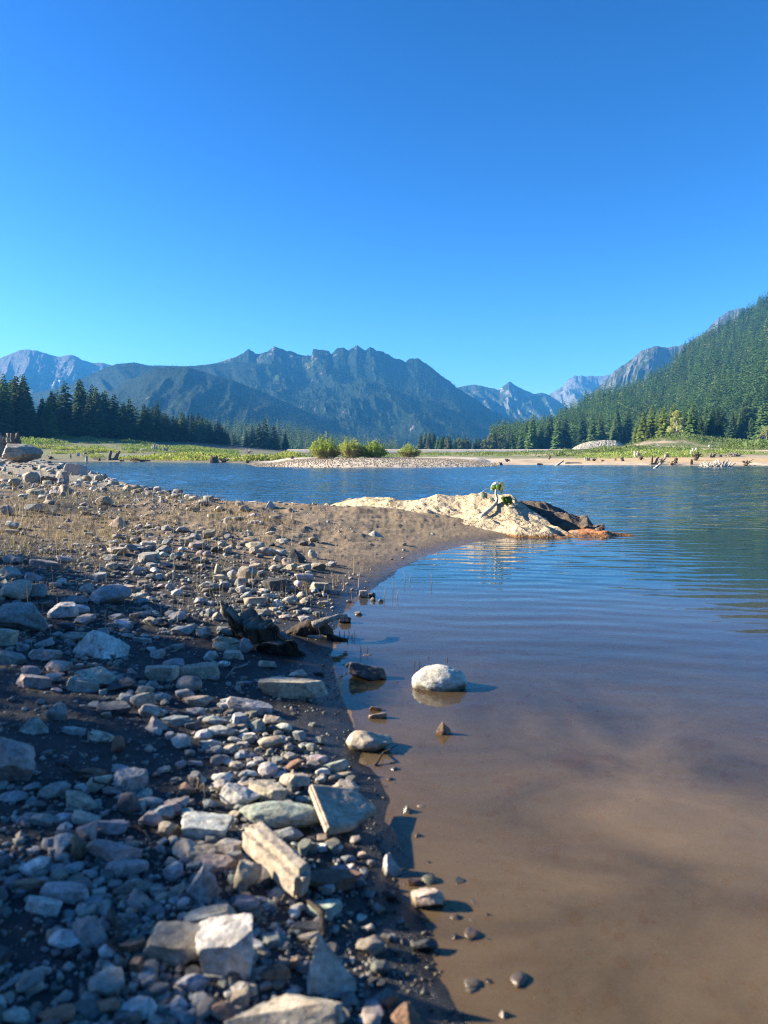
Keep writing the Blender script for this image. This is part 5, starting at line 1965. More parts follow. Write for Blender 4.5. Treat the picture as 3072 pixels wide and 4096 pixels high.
def knoll(name, crest, foot, zf, back, mat, col, label, nu, nv, seed, pw=1.5, rough=.05, step=.0, tint=None, cat='rock'):
    """crest: (px, py, distance) skyline; foot: (px, distance)."""
    crest = np.array(crest, float); foot = np.array(foot, float)
    u = np.linspace(crest[0, 0], crest[-1, 0], nu)
    yt = np.interp(u, crest[:, 0], crest[:, 1]); dc = np.interp(u, crest[:, 0], crest[:, 2])
    df = np.interp(u, foot[:, 0], foot[:, 1])
    kx, kz = ray(u, yt)
    zc = CAM_H + kz * dc
    t = np.linspace(0, 1, nv)[:, None]
    D = dc + (df - dc) * t
    Z = zc + (zf - zc) * t ** pw
    tb = np.linspace(1, 0, max(8, nv // 4))[:-1, None]
    DB = dc + back * tb; ZB = zc + (-.35 - zc) * tb ** 1.4
    D = np.concatenate([DB, D]); Z = np.concatenate([ZB, Z])
    T = np.concatenate([0 * tb + 0, t])[:, 0]
    X = kx[None] * D
    P = np.stack([X, D, Z], 2).reshape(-1, 3)
    S = P * np.array([1.0, 1.0, 2.2])
    n = rough * (fbm3(S * 1.1 + seed, 4, seed, .55) - .25)
    # bedding ledges and joints
    q = (P[:, 2] * 5.5 + P[:, 0] * .8 + P[:, 1] * .5 + .8 * fbm2(P[:, 0] * .8, P[:, 1] * .8, 3, seed + 3))
    led = (q - np.floor(q)); led = smooth(.0, .25, led) - led
    n = n + step * led
    n = n + rough * .6 * (ridged2(P[:, 0] * 1.8 + P[:, 1] * .9, P[:, 1] * 1.1 - P[:, 0] * .4, 4, seed + 7) - .75)
    n = n + .018 * fbm3(P * 6, 4, seed + 11, .6)
    att = np.repeat(np.concatenate([np.ones(len(tb)), np.clip(.35 + T[len(tb):] * 4, .35, 1)]), nu)
    P[:, 2] += n * att
    P[:, 1] += n * att * .5
    nr = len(D)
    i = np.arange(nr - 1)[:, None] * nu + np.arange(nu - 1)[None]
    f = np.stack([i, i + 1, i + nu + 1, i + nu], 2).reshape(-1, 4)[:, ::-1]
    c = np.tile(np.array(col, float), (len(P), 1))
    if tint is not None: c = tint(P, c)
    o = mk(name, P, f, mat, None, c)
    return tag(o, label, cat)


def dirt(P, c):
    k = smooth(.0, .35, fbm2(P[:, 0] * 1.3, P[:, 1] * 1.3, 3, 611)) * smooth(1.4, -1.2, P[:, 0]) if False else np.clip(fbm2(P[:, 0] * 1.3, P[:, 1] * 1.3, 3, 611) + .35 - .35 * P[:, 0], 0, 1) * smooth(.5, .2, P[:, 2]) if False else np.clip(fbm2(P[:, 0] * 1.3, P[:, 1] * 1.3, 3, 611) + .2 - .3 * P[:, 0], 0, .8)
    return c * (1 - k[:, None]) + np.array([.44, .34, .22]) * k[:, None]


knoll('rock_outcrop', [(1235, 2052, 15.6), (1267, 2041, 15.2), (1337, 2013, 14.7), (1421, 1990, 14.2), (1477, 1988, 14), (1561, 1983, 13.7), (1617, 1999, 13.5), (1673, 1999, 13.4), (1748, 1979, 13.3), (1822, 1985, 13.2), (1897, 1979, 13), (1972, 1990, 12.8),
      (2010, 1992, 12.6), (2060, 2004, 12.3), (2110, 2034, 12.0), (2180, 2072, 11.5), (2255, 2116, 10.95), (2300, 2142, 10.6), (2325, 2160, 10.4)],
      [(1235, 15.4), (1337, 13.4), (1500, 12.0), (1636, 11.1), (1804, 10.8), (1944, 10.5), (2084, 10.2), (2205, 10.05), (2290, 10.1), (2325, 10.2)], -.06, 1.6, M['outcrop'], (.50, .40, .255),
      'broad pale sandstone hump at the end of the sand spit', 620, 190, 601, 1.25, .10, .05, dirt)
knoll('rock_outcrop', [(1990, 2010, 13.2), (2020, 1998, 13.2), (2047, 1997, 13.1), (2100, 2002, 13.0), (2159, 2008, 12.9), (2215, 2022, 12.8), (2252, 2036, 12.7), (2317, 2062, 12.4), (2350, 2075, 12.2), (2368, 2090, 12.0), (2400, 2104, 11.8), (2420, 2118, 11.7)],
      [(1990, 12.6), (2100, 12.2), (2250, 11.7), (2350, 11.4), (2420, 11.3)], -.1, 1.5, M['outcrop'], (.13, .10, .075), 'brown rock ridge, colour darkened to look shaded, behind the pale sandstone hump', 260, 90, 641, 2.6, .16, .06)  # base colour darkened so the ridge reads as the hump's shadow
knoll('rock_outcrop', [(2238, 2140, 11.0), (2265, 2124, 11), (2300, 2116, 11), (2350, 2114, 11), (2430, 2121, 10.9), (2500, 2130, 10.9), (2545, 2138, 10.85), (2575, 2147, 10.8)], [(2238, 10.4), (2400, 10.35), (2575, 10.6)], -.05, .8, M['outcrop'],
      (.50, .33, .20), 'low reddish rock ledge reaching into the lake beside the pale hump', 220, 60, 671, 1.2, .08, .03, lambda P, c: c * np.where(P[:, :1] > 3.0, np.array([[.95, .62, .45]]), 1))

# ------------------------------------------------------------------ young plant rooted on the hump
pl = empty('young_plant', tuple(at(1925, 2066, 11.55)))
tag(pl, 'young leafy shoot with a thick pale stem growing on the sandstone hump', 'plant')
O = np.array(pl.location)
def lp(px, py, Y=11.55): return at(px, py, Y) - O
V, f = tube([lp(1915, 2078), lp(1935, 2058, 11.6), lp(1962, 2036, 11.75), lp(1985, 2012, 11.9), lp(1989, 1995, 11.95), lp(1983, 1975, 11.95), lp(1984, 1953, 11.95)], [.030, .034, .030, .030, .024, .020, .014], 9, True, .12, 4)
mk('stem', V, f, M['wood'], pl, (.58, .54, .46))
V, f = tube([lp(1984, 1953, 11.95), lp(1965, 1952, 11.9), lp(1945, 1956, 11.85), lp(1930, 1966, 11.8), lp(1928, 1974, 11.8)], [.006, .006, .005, .004, .004], 6)
mk('side_twig', V, f, M['wood'], pl, (.55, .56, .50))


def heart_leaf(c, down, out, size, colr):
    """heart shaped blade with a fold and slight cup; down = tip direction, out = facing normal."""
    d = np.array(down, float); d /= np.linalg.norm(d)
    n = np.array(out, float); n -= d * (n @ d); n /= np.linalg.norm(n)
    s = np.cross(d, n)
    prof = [(-.10, .0), (-.16, .20), (-.08, .38), (.12, .46), (.38, .40), (.65, .24), (.86, .10), (1.0, .0)]
    P = []
    for t, ww in prof: P.append((t, ww))
    V, C2 = [], []
    for t, ww in P:
        for k in (-1, -.5, 0, .5, 1):
            V.append(np.array(c) + size * (d * t + s * ww * k + n * (-.16 * ww * abs(k) + .10 * math.sin(t * 3) )))
    q = []
    for i in range(len(P) - 1):
        for j in range(4):
            a = i * 5 + j; q.append((a, a + 1, a + 6, a + 5))
    me = mk('leaf', np.array(V), np.array(q), M['leaf'], pl, colr)
    sm = me.modifiers.new('thickness', 'SOLIDIFY'); sm.thickness = .0015
    return me


GRN, PAL_ = (.13, .22, .035), (.58, .60, .46)
for (a, b, Y, dn, out, sz, cc) in ((1976, 1944, 11.9, (-.25, -.1, -1), (-.5, -1, .1), .105, GRN), (1994, 1941, 11.85, (.1, -.15, -1), (-.2, -1, .2), .10, GRN), (2006, 1932, 11.9, (.3, 0, -1), (.6, -1, .3), .12, PAL_),
                                   (2004, 1950, 11.95, (.2, .1, -1), (.8, -.9, .2), .13, PAL_), (1982, 1930, 12.0, (-.6, .3, -.5), (-.3, -.5, 1), .09, PAL_), (1992, 1928, 11.95, (.6, .3, -.4), (.2, -.4, 1), .09, PAL_), (1971, 1941, 12.0, (-.3, .3, -1), (-1, -.4, .2), .10, PAL_),
                                   (1928, 1972, 11.8, (.25, -.2, -1), (-.3, -1, .4), .11, PAL_), (1938, 1975, 11.8, (.45, -.1, -.9), (.3, -1, .5), .10, (.45, .5, .32)), (1963, 1992, 11.85, (.5, -.2, -.4), (.1, -.6, 1), .10, PAL_),
                                   (2022, 1992, 11.85, (.15, -.2, -1), (.3, -1, .4), .15, GRN), (2034, 1990, 11.8, (.3, -.2, -1), (.4, -1, .3), .14, (.09, .17, .03)), (2010, 1990, 11.9, (.5, -.3, -.6), (0, -.8, 1), .10, (.2, .28, .06))):
    heart_leaf(at(a, b, Y) - O, dn, out, sz, cc)

# ------------------------------------------------------------------ driftwood and stumps
WG, WD, WP, WB = (.30, .26, .21), (.085, .065, .048), (.52, .47, .39), (.19, .14, .095)


def gnarl(P, rad, seed, seg=40, n=46, amp=.22):
    """Smooth weathered limb along control points."""
    P = np.array(P, float); rad = np.array(rad, float)
    t = np.linspace(0, len(P) - 1, n)
    i = np.arange(len(P))
    Q = np.stack([np.interp(t, i, P[:, k]) for k in range(3)], 1)
    for _ in range(6): Q[1:-1] = (Q[:-2] + Q[1:-1] * 2 + Q[2:]) / 4
    r = np.interp(t, i, rad)
    V, f = tube(Q, r, seg)
    c = np.repeat(Q, seg, 0); c = np.concatenate([c, Q[:1], Q[-1:]])
    d = V - c
    L = np.linalg.norm(d, axis=1)[:, None] + 1e-6
    nn = d / L
    ax = np.repeat(t, seg) / n * 3; ax = np.concatenate([ax, [0, 0]])
    an = np.arctan2(nn[:, 2], nn[:, 0])
    rr = np.concatenate([np.repeat(r, seg), [0, 0]])[:, None]
    flute = (ridged2(np.cos(an) * 2.2 + 5, np.sin(an) * 2.2 + ax * .6, 3, seed) - .6)[:, None]
    lump = fbm3(V * (1.2 / max(rad.max(), .02)), 3, seed + 5)[:, None]
    return V + nn * rr * amp * (flute + lump), f


dw = empty('driftwood', tuple(float(v) for v in (*flat(1020, 2540, 0), 0)))
tag(dw, 'large dark gnarled driftwood stump lying among the stones at the water edge', 'driftwood')
O = np.array(dw.location)
def dp(px, py, z):
    x, y = flat(px, py, z)
    return np.array([float(x), float(y), z]) - O
def root_sheet(c4, thick, bulge, seed, nu=60, nv=70):
    """Broad weathered slab between a ragged top edge and a buried lower edge; fibres run along its length."""
    TL, TR, BL, BR = [np.array(q) for q in c4]
    U, W = np.meshgrid(np.linspace(0, 1, nu), np.linspace(0, 1, nv))
    u, t = U.ravel(), W.ravel()
    rag = .09 * n2(u * 7, u * 0 + seed, seed) + .05 * n2(u * 24, u * 0, seed + 1)
    t2 = rag * (1 - t) ** 2 + t * (1 - 0)
    P = ((TL * (1 - u)[:, None] + TR * u[:, None]) * (1 - t2)[:, None] + (BL * (1 - u)[:, None] + BR * u[:, None]) * t2[:, None])
    nrm = np.cross(TR - TL, BL - TL); nrm /= np.linalg.norm(nrm)
    if nrm[1] > 0: nrm = -nrm
    fib = ridged2(u * 10 + .5 * np.sin(t * 4), t * .8, 5, seed + 2, .6) - .6
    off = bulge * np.sin(np.pi * u) * (1 - .4 * t) + 0.02 * fib + .05 * fbm2(u * 2.2, t * 2.2, 3, seed + 3)
    side = np.clip(np.minimum(u, 1 - u) * 7, 0, 1) ** .5
    Fr = P + nrm * (off + thick * .5 * side)[:, None]
    Bk = P + nrm * (off - thick * (.2 + .5 * side))[:, None]
    i = (np.arange(nv - 1)[:, None] * nu + np.arange(nu - 1)[None])
    q = np.stack([i, i + 1, i + nu + 1, i + nu], 2).reshape(-1, 4)
    n = nu * nv
    e = []
    for line in (np.arange(nu), np.arange(nu) + (nv - 1) * nu, np.arange(nv) * nu, np.arange(nv) * nu + nu - 1):
        e.append(np.stack([line[:-1], line[1:], line[1:] + n, line[:-1] + n], 1))
    c = np.array([.10, .080, .060]) * (1 + .7 * fib)[:, None] + np.array([.12, .11, .09]) * np.clip(1 - t * 9, 0, 1)[:, None]
    return np.concatenate([Fr, Bk]), [np.concatenate([q, q[:, ::-1] + n] + e)], np.concatenate([c, c])


V, f, c = root_sheet([dp(890, 2412, .28), dp(1010, 2462, .20), dp(945, 2585, .0), dp(1150, 2600, -.03)], .10, .12, 21)
mk('trunk', V, f, M['wood'], dw, c)
V, f, c = root_sheet([dp(985, 2450, .24), dp(1055, 2510, .17), dp(1040, 2590, .0), dp(1165, 2600, -.03)], .09, .05, 27)
mk('root', V, f, M['wood'], dw, c)
V, f, c = root_sheet([dp(1020, 2585, .05), dp(1155, 2568, .13), dp(1080, 2650, -.02), dp(1255, 2655, -.05)], .09, .05, 29)
mk('root', V, f, M['wood'], dw, c * .55)
mb = MB()
for k, (a_, b_, zz, r0) in enumerate(((884, 2400, .30, .014),)):
    mb.add(*gnarl([dp(a_ + 22, b_ + 50, zz - .14), dp(a_ + 6, b_ + 18, zz - .05), dp(a_, b_, zz)], [.04, r0, .005], 30 + k, 14, 14), WG)
mb.build('splinters', M['wood'], dw)
br = empty('driftwood', tuple(float(v) for v in (*flat(1240, 2510, 0), 0)))
tag(br, 'dark driftwood limb with a bare curved branch reaching over the water', 'driftwood')
O = np.array(br.location)
V, f = gnarl([dp(1140, 2545, .01), dp(1190, 2525, .05), dp(1240, 2510, .08), dp(1290, 2510, .07), dp(1320, 2540, .0)], [.02, .04, .05, .045, .03], 23)
mk('trunk', V, f, M['wood'], br, WD)
V, f = gnarl([dp(1255, 2505, .10), dp(1285, 2490, .125), dp(1320, 2478, .14), dp(1355, 2466, .145), dp(1384, 2465, .13)], [.035, .026, .021, .019, .016], 24, 16, 30, .15)
mk('branch', V, f, M['wood'], br, WG)
V, f = gnarl([dp(1300, 2545, .0), dp(1340, 2552, .012), dp(1390, 2558, .004)], [.02, .018, .006], 25, 12, 16)
mk('branch', V, f, M['wood'], br, WD)


def stump_geo(style, w, h, seed):
    rg = np.random.default_rng(seed)
    mb = MB()
    if style == 'stump':
        seg, rings = 26, 9
        A = np.linspace(0, 6.283, seg, endpoint=False)
        lob = rg.integers(4, 7); ph = rg.uniform(0, 6)
        top = h * (.72 + .28 * np.abs(n2(np.cos(A) * 2.5 + seed, np.sin(A) * 2.5, seed)) + .14 * rg.uniform(-1, 1, seg))
        V = []
        for i in range(rings):
            t = i / (rings - 1)
            fl = (1 - t) ** 3
            r = w * .5 * (.58 + .42 * fl * (1 + .45 * np.cos(lob * A + ph))) * (1 + .07 * rg.uniform(-1, 1, seg))
            V.append(np.stack([np.cos(A) * r, np.sin(A) * r, top * t - .12 * h], 1))
        V.append(np.stack([np.cos(A) * w * .20, np.sin(A) * w * .20, top * .9 - .12 * h], 1))
        V.append(np.stack([np.cos(A) * w * .15, np.sin(A) * w * .15, top * 0 + .25 * h], 1))
        q = []
        for i in range(rings + 1):
            a = i * seg + np.arange(seg); b = i * seg + (np.arange(seg) + 1) % seg
            q.append(np.stack([a, b, b + seg, a + seg], 1))
        mb.add(np.concatenate(V), np.concatenate(q))
    elif style == 'slabs':
        n = 11
        for k in range(n):
            a = k / n * 6.283 + rg.uniform(-.2, .2); rr = w * .40
            hh = h * rg.uniform(.72, 1.05)
            b = np.array([math.cos(a) * rr, math.sin(a) * rr * .8, -.1 * h])
            P = [b, b * .97 + (0, 0, hh * .5), b * .93 + np.array([rg.normal(0, .03 * w), 0, hh * 1.1])]
            mb.add(*gnarl(P, [w * .15, w * .12, w * rg.uniform(.03, .08)], seed + k, 10, 10, .3))
        mb.add(*gnarl([(0, 0, -.1 * h), (0, 0, h * .3), (0, 0, h * .55)], [w * .42, w * .36, w * .25], seed + 40, 18, 10, .2))
    elif style == 'pair':
        for sx, tilt, k in ((-.28, .12, 0), (.12, .42, 1)):
            mb.add(*gnarl([(sx * w, 0, -.15 * h), (sx * w + tilt * w * .5, 0, h * .5), (sx * w + tilt * w, .02, h * (1.0 - .08 * k))], [w * .17, w * .15, w * .11], seed + k, 12, 12, .3))
        mb.add(*gnarl([(-.5 * w, 0, 0), (0, 0, .1 * h), (.5 * w, 0, .02)], [w * .06, w * .15, w * .05], seed + 9, 12, 12, .3))
    elif style == 'roots':
        mb.add(*gnarl([(-.15 * w, 0, 0), (0, 0, h * .35), (.05 * w, 0, h * .7)], [w * .2, w * .17, w * .08], seed, 14, 10, .35))
        for k in range(13):
            a = rg.uniform(0, 6.283); L = w * rg.uniform(.3, .52); e = rg.uniform(-.1, 1.0)
            c, s = math.cos(a), math.sin(a)
            P = [(c * w * .05, s * w * .05, h * .3), (c * L * .5, s * L * .5, h * (.3 + .35 * e)), (c * L, s * L, h * np.clip(.1 + .95 * e * rg.uniform(.6, 1), -.05, 1.0))]
            mb.add(*gnarl(P, [w * .07, w * .045, w * .012], seed + k, 8, 8, .3))
    elif style == 'log':
        mb.add(*gnarl([(-w * .5, 0, h * .35), (-w * .15, .05 * w, h * .45), (w * .2, 0, h * .4), (w * .5, -.03 * w, h * .25)], [h * .42, h * .5, h * .42, h * .22], seed, 12, 18, .25))
        for k in range(3):
            x0 = rg.uniform(-.4, .4) * w
            mb.add(*gnarl([(x0, 0, h * .4), (x0 + rg.normal(0, .08) * w, rg.normal(0, .1) * w, h * rg.uniform(.8, 1.2))], [h * .14, h * .04], seed + 3 + k, 6, 5, .2))
    elif style == 'lean':
        mb.add(*gnarl([(-w * .5, 0, -.12 * h), (0, 0, h * .45), (w * .5, 0, h)], [h * .17, h * .15, h * .09], seed, 12, 16, .25))
        mb.add(*gnarl([(-w * .45, 0, 0), (-w * .2, -.1, .12 * h), (w * .25, -.1, .02)], [h * .08, h * .12, h * .05], seed + 4, 10, 10, .3))
    elif style == 'post':
        mb.add(*gnarl([(0, 0, -.15 * h), (0, 0, h * .5), (.03 * w, 0, h)], [w * .5, w * .42, w * .28], seed, 12, 10, .3))
    elif style == 'brush':
        for k in range(95):
            a = rg.uniform(0, 6.283); r0 = rg.uniform(0, .45) * w
            b = np.array([math.cos(a) * r0, math.sin(a) * r0 * .5, 0]); el = rg.uniform(.05, .9); az = rg.uniform(0, 6.283); L = w * rg.uniform(.2, .45)
            e = b + np.array([math.cos(az) * math.cos(el) * L, math.sin(az) * math.cos(el) * L * .6, min(h, math.sin(el) * L + .15 * h)])
            mb.add(*tube([b, (b + e) / 2 + rg.normal(0, .03 * w, 3), e], [h * .10, h * .07, h * .03], 5))
    return mb


# px, base py, width px, height px, style, colour, category, label
WOOD = [
    (341, 1816, 14, 18, 'stump', WG, 'stump', 'pale straight sided stump on the grass behind the blue chair'),
    (367, 1816, 24, 18, 'stump', WB, 'stump', 'darker flared stump beside the pale one behind the blue chair'),
    (452, 1841, 44, 34, 'pair', WB, 'stump', 'split stump of two leaning dark prongs on the left shoreline'),
    (346, 1846, 11, 19, 'post', WP, 'stump', 'short whitish post of wood standing in water near the person'),
    (204, 1837, 30, 14, 'roots', WD, 'driftwood', 'dark tangle of roots beyond the big smooth boulder'),
    (397, 1843, 9, 9, 'post', WD, 'stump', 'tiny dark stump left of the split two prong stump'),
    (488, 1846, 16, 6, 'log', WD, 'driftwood', 'tiny dark log lying in the water past the split stump'),
    (856, 1851, 31, 27, 'slabs', WB, 'stump', 'ring of upright weathered slabs standing in the water by the left shore'),
    (788, 1840, 38, 20, 'roots', WD, 'stump', 'dark jagged root mass left of the ring of upright slabs'),
    (757, 1840, 10, 9, 'post', WD, 'stump', 'small dark round stump left of the jagged root mass'),
    (693, 1836, 20, 11, 'stump', WD, 'stump', 'low dark stump at the end of the long shore log'),
    (708, 1834, 10, 15, 'post', WB, 'stump', 'upright dark stub beside the low stump on the left shore'),
    (658, 1836, 48, 8, 'log', WD, 'driftwood', 'long dark log lying along the left shore'),
    (654, 1830, 9, 14, 'post', WB, 'stump', 'narrow stub rising behind the long dark shore log'),
    (512, 1827, 34, 8, 'log', WP, 'driftwood', 'pale wedge of driftwood beside the dry twiggy bush'),
    (582, 1846, 36, 8, 'log', WD, 'driftwood', 'dark half sunk log in front of the dry twiggy bush'),
    (992, 1852, 26, 14, 'roots', WD, 'stump', 'black root clump in the water before the gravel bar'),
    (898, 1850, 40, 18, 'roots', WD, 'driftwood', 'low dark tangle just right of the ring of upright slabs'),
    (618, 1801, 20, 22, 'slabs', WP, 'stump', 'tallest bleached stump in the cluster on the left meadow'),
    (546, 1799, 13, 9, 'stump', WP, 'stump', 'small bleached stump on the left meadow above the pale driftwood wedge'),
    (574, 1803, 20, 10, 'slabs', WP, 'stump', 'wide bleached stump between the small and the tallest bleached ones'),
    (660, 1805, 20, 13, 'slabs', WG, 'stump', 'grey broken stump at the lake end of the bleached cluster'),
    (511, 1799, 11, 10, 'slabs', WP, 'stump', 'bleached double stub on the left meadow, near its middle'),
    (638, 1794, 10, 14, 'post', WB, 'stump', 'brown stub standing behind the bleached cluster'),
    (998, 1814, 36, 22, 'roots', WG, 'driftwood', 'grey twisted root standing above the bright scrub'),
    (806, 1799, 7, 10, 'post', WP, 'stump', 'lone thin bleached stub on the sandy bank below the left forest'),
    (1192, 1824, 13, 17, 'slabs', WG, 'stump', 'grey stump on the green flat left of the largest willow bush'),
    (1169, 1835, 16, 12, 'stump', WD, 'stump', 'dark flared stump at the back of the gravel bar, left end'),
    (1247, 1830, 14, 8, 'stump', WB, 'stump', 'low brown stump at the foot of the largest willow bush'),
    (2199, 1838, 24, 22, 'roots', WB, 'stump', 'big dark jagged stump with roots above the orange sand'),
    (2030, 1847, 26, 14, 'roots', WD, 'driftwood', 'dark branching snag on the sand just past the gravel bar'),
    (2001, 1859, 23, 12, 'stump', WB, 'stump', 'broad stump at the water edge by the inlet behind the gravel bar'),
    (2231, 1862, 40, 26, 'lean', WP, 'driftwood', 'pale leaning log rising from the water before the orange sand'),
    (2174, 1893, 14, 13, 'stump', WD, 'stump', 'dark stub at the left of the cluster standing in open water'),
    (2187, 1893, 5, 10, 'post', WD, 'stump', 'thin stub between the two larger stubs in open water'),
    (2207, 1894, 22, 20, 'pair', WG, 'stump', 'forked pale stub, tallest of the cluster in open water'),
    (2234, 1893, 12, 3, 'log', WD, 'driftwood', 'low floating wood piece at the right of the open water cluster'),
    (2160, 1858, 20, 6, 'log', WD, 'driftwood', 'short dark log beside the pale leaning log near the inlet'),
    (2348, 1842, 22, 12, 'slabs', WG, 'stump', 'grey slabby stump on the right shore below the pale cliff'),
    (2378, 1844, 28, 12, 'roots', WD, 'stump', 'dark spreading root on the sand right of the grey slabby stump'),
    (2410, 1847, 16, 10, 'roots', WD, 'stump', 'small dark root with upturned ends near the spreading root'),
    (2485, 1844, 25, 17, 'stump', WB, 'stump', 'flared brown stump in front of the rounded right shore shrub'),
    (2460, 1842, 12, 8, 'post', WB, 'stump', 'small brown stub beside the flared brown stump'),
    (2544, 1829, 14, 18, 'slabs', WP, 'stump', 'bleached upright stump at the edge of the right shore scrub'),
    (2293, 1854, 60, 6, 'log', WP, 'driftwood', 'long pale log lying flat along the water edge of the right shore'),
    (2440, 1822, 82, 6, 'log', WP, 'driftwood', 'long pale log in the green scrub below the cliff'),
    (2552, 1829, 20, 20, 'stump', WG, 'stump', 'grey flared stump behind the dark one on the orange sand'),
    (2566, 1840, 18, 20, 'roots', WD, 'stump', 'dark jagged stump in front of the grey flared one'),
    (2614, 1858, 25, 23, 'pair', WB, 'stump', 'slanting brown stump nearest the leaning log at the right shore'),
    (2643, 1858, 36, 24, 'roots', WG, 'stump', 'cluster of broken upright roots beside the slanting brown stump'),
    (2621, 1873, 32, 24, 'lean', WP, 'driftwood', 'leaning grey log with a root end standing in the right water'),
    (2688, 1859, 32, 15, 'roots', WB, 'stump', 'low wide root lump on the sand beyond the cluster of broken roots'),
    (2703, 1853, 14, 16, 'post', WD, 'stump', 'dark slanting stub behind the low wide root lump'),
    (2665, 1830, 20, 14, 'stump', WG, 'stump', 'grey stump at the edge of the green behind the cluster of broken roots'),
    (2788, 1842, 34, 36, 'roots', WD, 'stump', 'tall dark broken stump with roots, tallest on the right shore'),
    (2764, 1858, 13, 15, 'post', WB, 'stump', 'brown stub in front of the tall dark broken stump'),
    (2866, 1867, 78, 30, 'brush', WP, 'driftwood', 'big bleached tangle of roots and branches at the right water edge'),
    (2824, 1879, 52, 7, 'log', WD, 'driftwood', 'black log floating in front of the bleached tangle'),
    (2803, 1872, 24, 13, 'roots', WG, 'driftwood', 'grey root knot at the left end of the bleached tangle'),
    (2985, 1862, 36, 22, 'roots', WB, 'stump', 'reddish brown root plate alone on the sand near the right edge'),
    (2848, 1830, 20, 14, 'pair', WB, 'stump', 'brown split stump in the green right of the tall dark stump'),
    (2881, 1827, 14, 9, 'stump', WD, 'stump', 'dark low stump right of the brown split stump'),
    (2765, 1815, 8, 10, 'post', WP, 'stump', 'short white stub at the left of the brush pile'),
    (2772, 1813, 8, 14, 'post', WP, 'stump', 'white pointed stub beside the short one by the brush pile'),
    (2785, 1805, 8, 10, 'post', WP, 'stump', 'white stub on the bank just above the brush pile'),
    (2838, 1791, 8, 8, 'post', WP, 'stump', 'white stub at the foot of the dark right shore conifers'),
    (2631, 1797, 11, 14, 'slabs', WP, 'stump', 'white broken stump on the bank below the lit conifers'),
    (2603, 1804, 11, 10, 'slabs', WP, 'stump', 'white stump on bare soil left of the broken white one'),
    (2585, 1821, 5, 12, 'post', WP, 'stump', 'thin white stub alone on the sand of the right shore'),
    (2847, 1810, 66, 12, 'brush', WG, 'driftwood', 'grey brush pile on the bank below the right shore conifers'),
    (2935, 1826, 38, 16, 'brush', WG, 'driftwood', 'smaller twiggy brush pile in the green near the right edge'),
]
wx_, wy_, wok = hit([q[0] for q in WOOD], [q[1] for q in WOOD])
for i, (q, x, y) in enumerate(zip(WOOD, wx_, wy_)):
    big_ = 1.4 if q[0] > 2540 else 1.15
    w_, h_ = q[2] / F * y * big_, q[3] / F * y * big_
    mb = stump_geo(q[4], w_, h_, 5000 + i * 50)
    rg = np.random.default_rng(i)
    for V in mb.V: mb.C.append(np.tile(np.array(q[5]) * rg.uniform(.8, 1.2), (len(V), 1)))
    z = max(gz(x, y), -.4)
    nm = {'stump': 'tree_stump', 'driftwood': 'driftwood'}[q[6]]
    if 'brush' in q[4]: nm = 'brush_pile'
    o = mb.build(nm, M['wood'], None, True, (float(x), float(y), z))
    tag(o, q[7], q[6], 'weathered stumps and driftwood around the lake')

# the big stump and boulder on the left bank
x, y = base_xy(6, 50.0); z = gz(x, y)
sc = 50.0 / F
mb = MB()
rg = np.random.default_rng(9)
for k in range(17):
    a = k / 17 * 6.283 + rg.uniform(-.1, .1); rr = 62 * sc
    hh = (100 + rg.uniform(-26, 10)) * sc
    b = np.array([math.cos(a) * rr, math.sin(a) * rr, -.2])
    mb.add(*gnarl([b * 1.08, b * .98 + (0, 0, hh * .5), b * .93 + np.array([0, 0, hh])], [rg.uniform(13, 18) * sc, rg.uniform(9, 13) * sc, rg.uniform(4, 8) * sc], 700 + k, 14, 16, .35), np.array(WG) * rg.uniform(.5, 1.25))
mb.add(*gnarl([(0, 0, -.3), (0, 0, 30 * sc), (0, 0, 62 * sc)], [72 * sc, 60 * sc, 52 * sc], 760, 30, 16, .16), WB)
mb.C = [np.tile(np.array(WB if i == len(mb.V) - 1 else WG) * rg.uniform(.45, 1.2), (len(V), 1)) for i, V in enumerate(mb.V)]
big = mb.build('tree_stump', M['wood'], None, True, (x, y, z))
tag(big, 'huge weathered stump of upright grey slabs cut by the left edge, behind the big boulder', 'stump')
x, y = base_xy(92, 40.0)
sc = 40.0 / F
V, Fa = rock_shape(8181, 'r', 6)
V = V * np.array([168 * sc, 120 * sc, 76 * sc])
V = V @ np.array(Matrix.Rotation(R(6), 3, 'Y')).T
zb = CAM_H + float(ray(92, 1849)[1]) * 40.0
o = mk('boulder', V, Fa, M['bigrock'], None, (.38, .34, .265), True, (x, y, min(zb, gz(x, y) + .1) + 34 * sc))
tag(o, 'biggest smooth boulder, half lit, on the left bank in front of the huge stump', 'boulder')

# ------------------------------------------------------------------ pale embankment and cliff
def embankment():
    us = np.linspace(1150, 2345, 240)
    D = 470.0
    rows = []
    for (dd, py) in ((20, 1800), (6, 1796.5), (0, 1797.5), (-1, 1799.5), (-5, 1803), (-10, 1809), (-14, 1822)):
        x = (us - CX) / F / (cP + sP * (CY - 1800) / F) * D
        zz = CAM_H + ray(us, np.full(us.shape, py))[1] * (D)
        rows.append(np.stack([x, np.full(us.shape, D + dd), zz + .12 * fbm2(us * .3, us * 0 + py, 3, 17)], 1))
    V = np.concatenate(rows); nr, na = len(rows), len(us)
    i = np.arange(nr - 1)[:, None] * na + np.arange(na - 1)[None]
    q = np.stack([i, i + 1, i + na + 1, i + na], 2).reshape(-1, 4)[:, ::-1]
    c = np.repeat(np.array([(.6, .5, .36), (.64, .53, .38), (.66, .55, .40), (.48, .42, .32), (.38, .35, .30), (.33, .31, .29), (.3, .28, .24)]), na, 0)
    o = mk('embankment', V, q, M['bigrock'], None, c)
    tag(o, 'long pale gravel embankment with a straight level top across the valley', 'embankment')


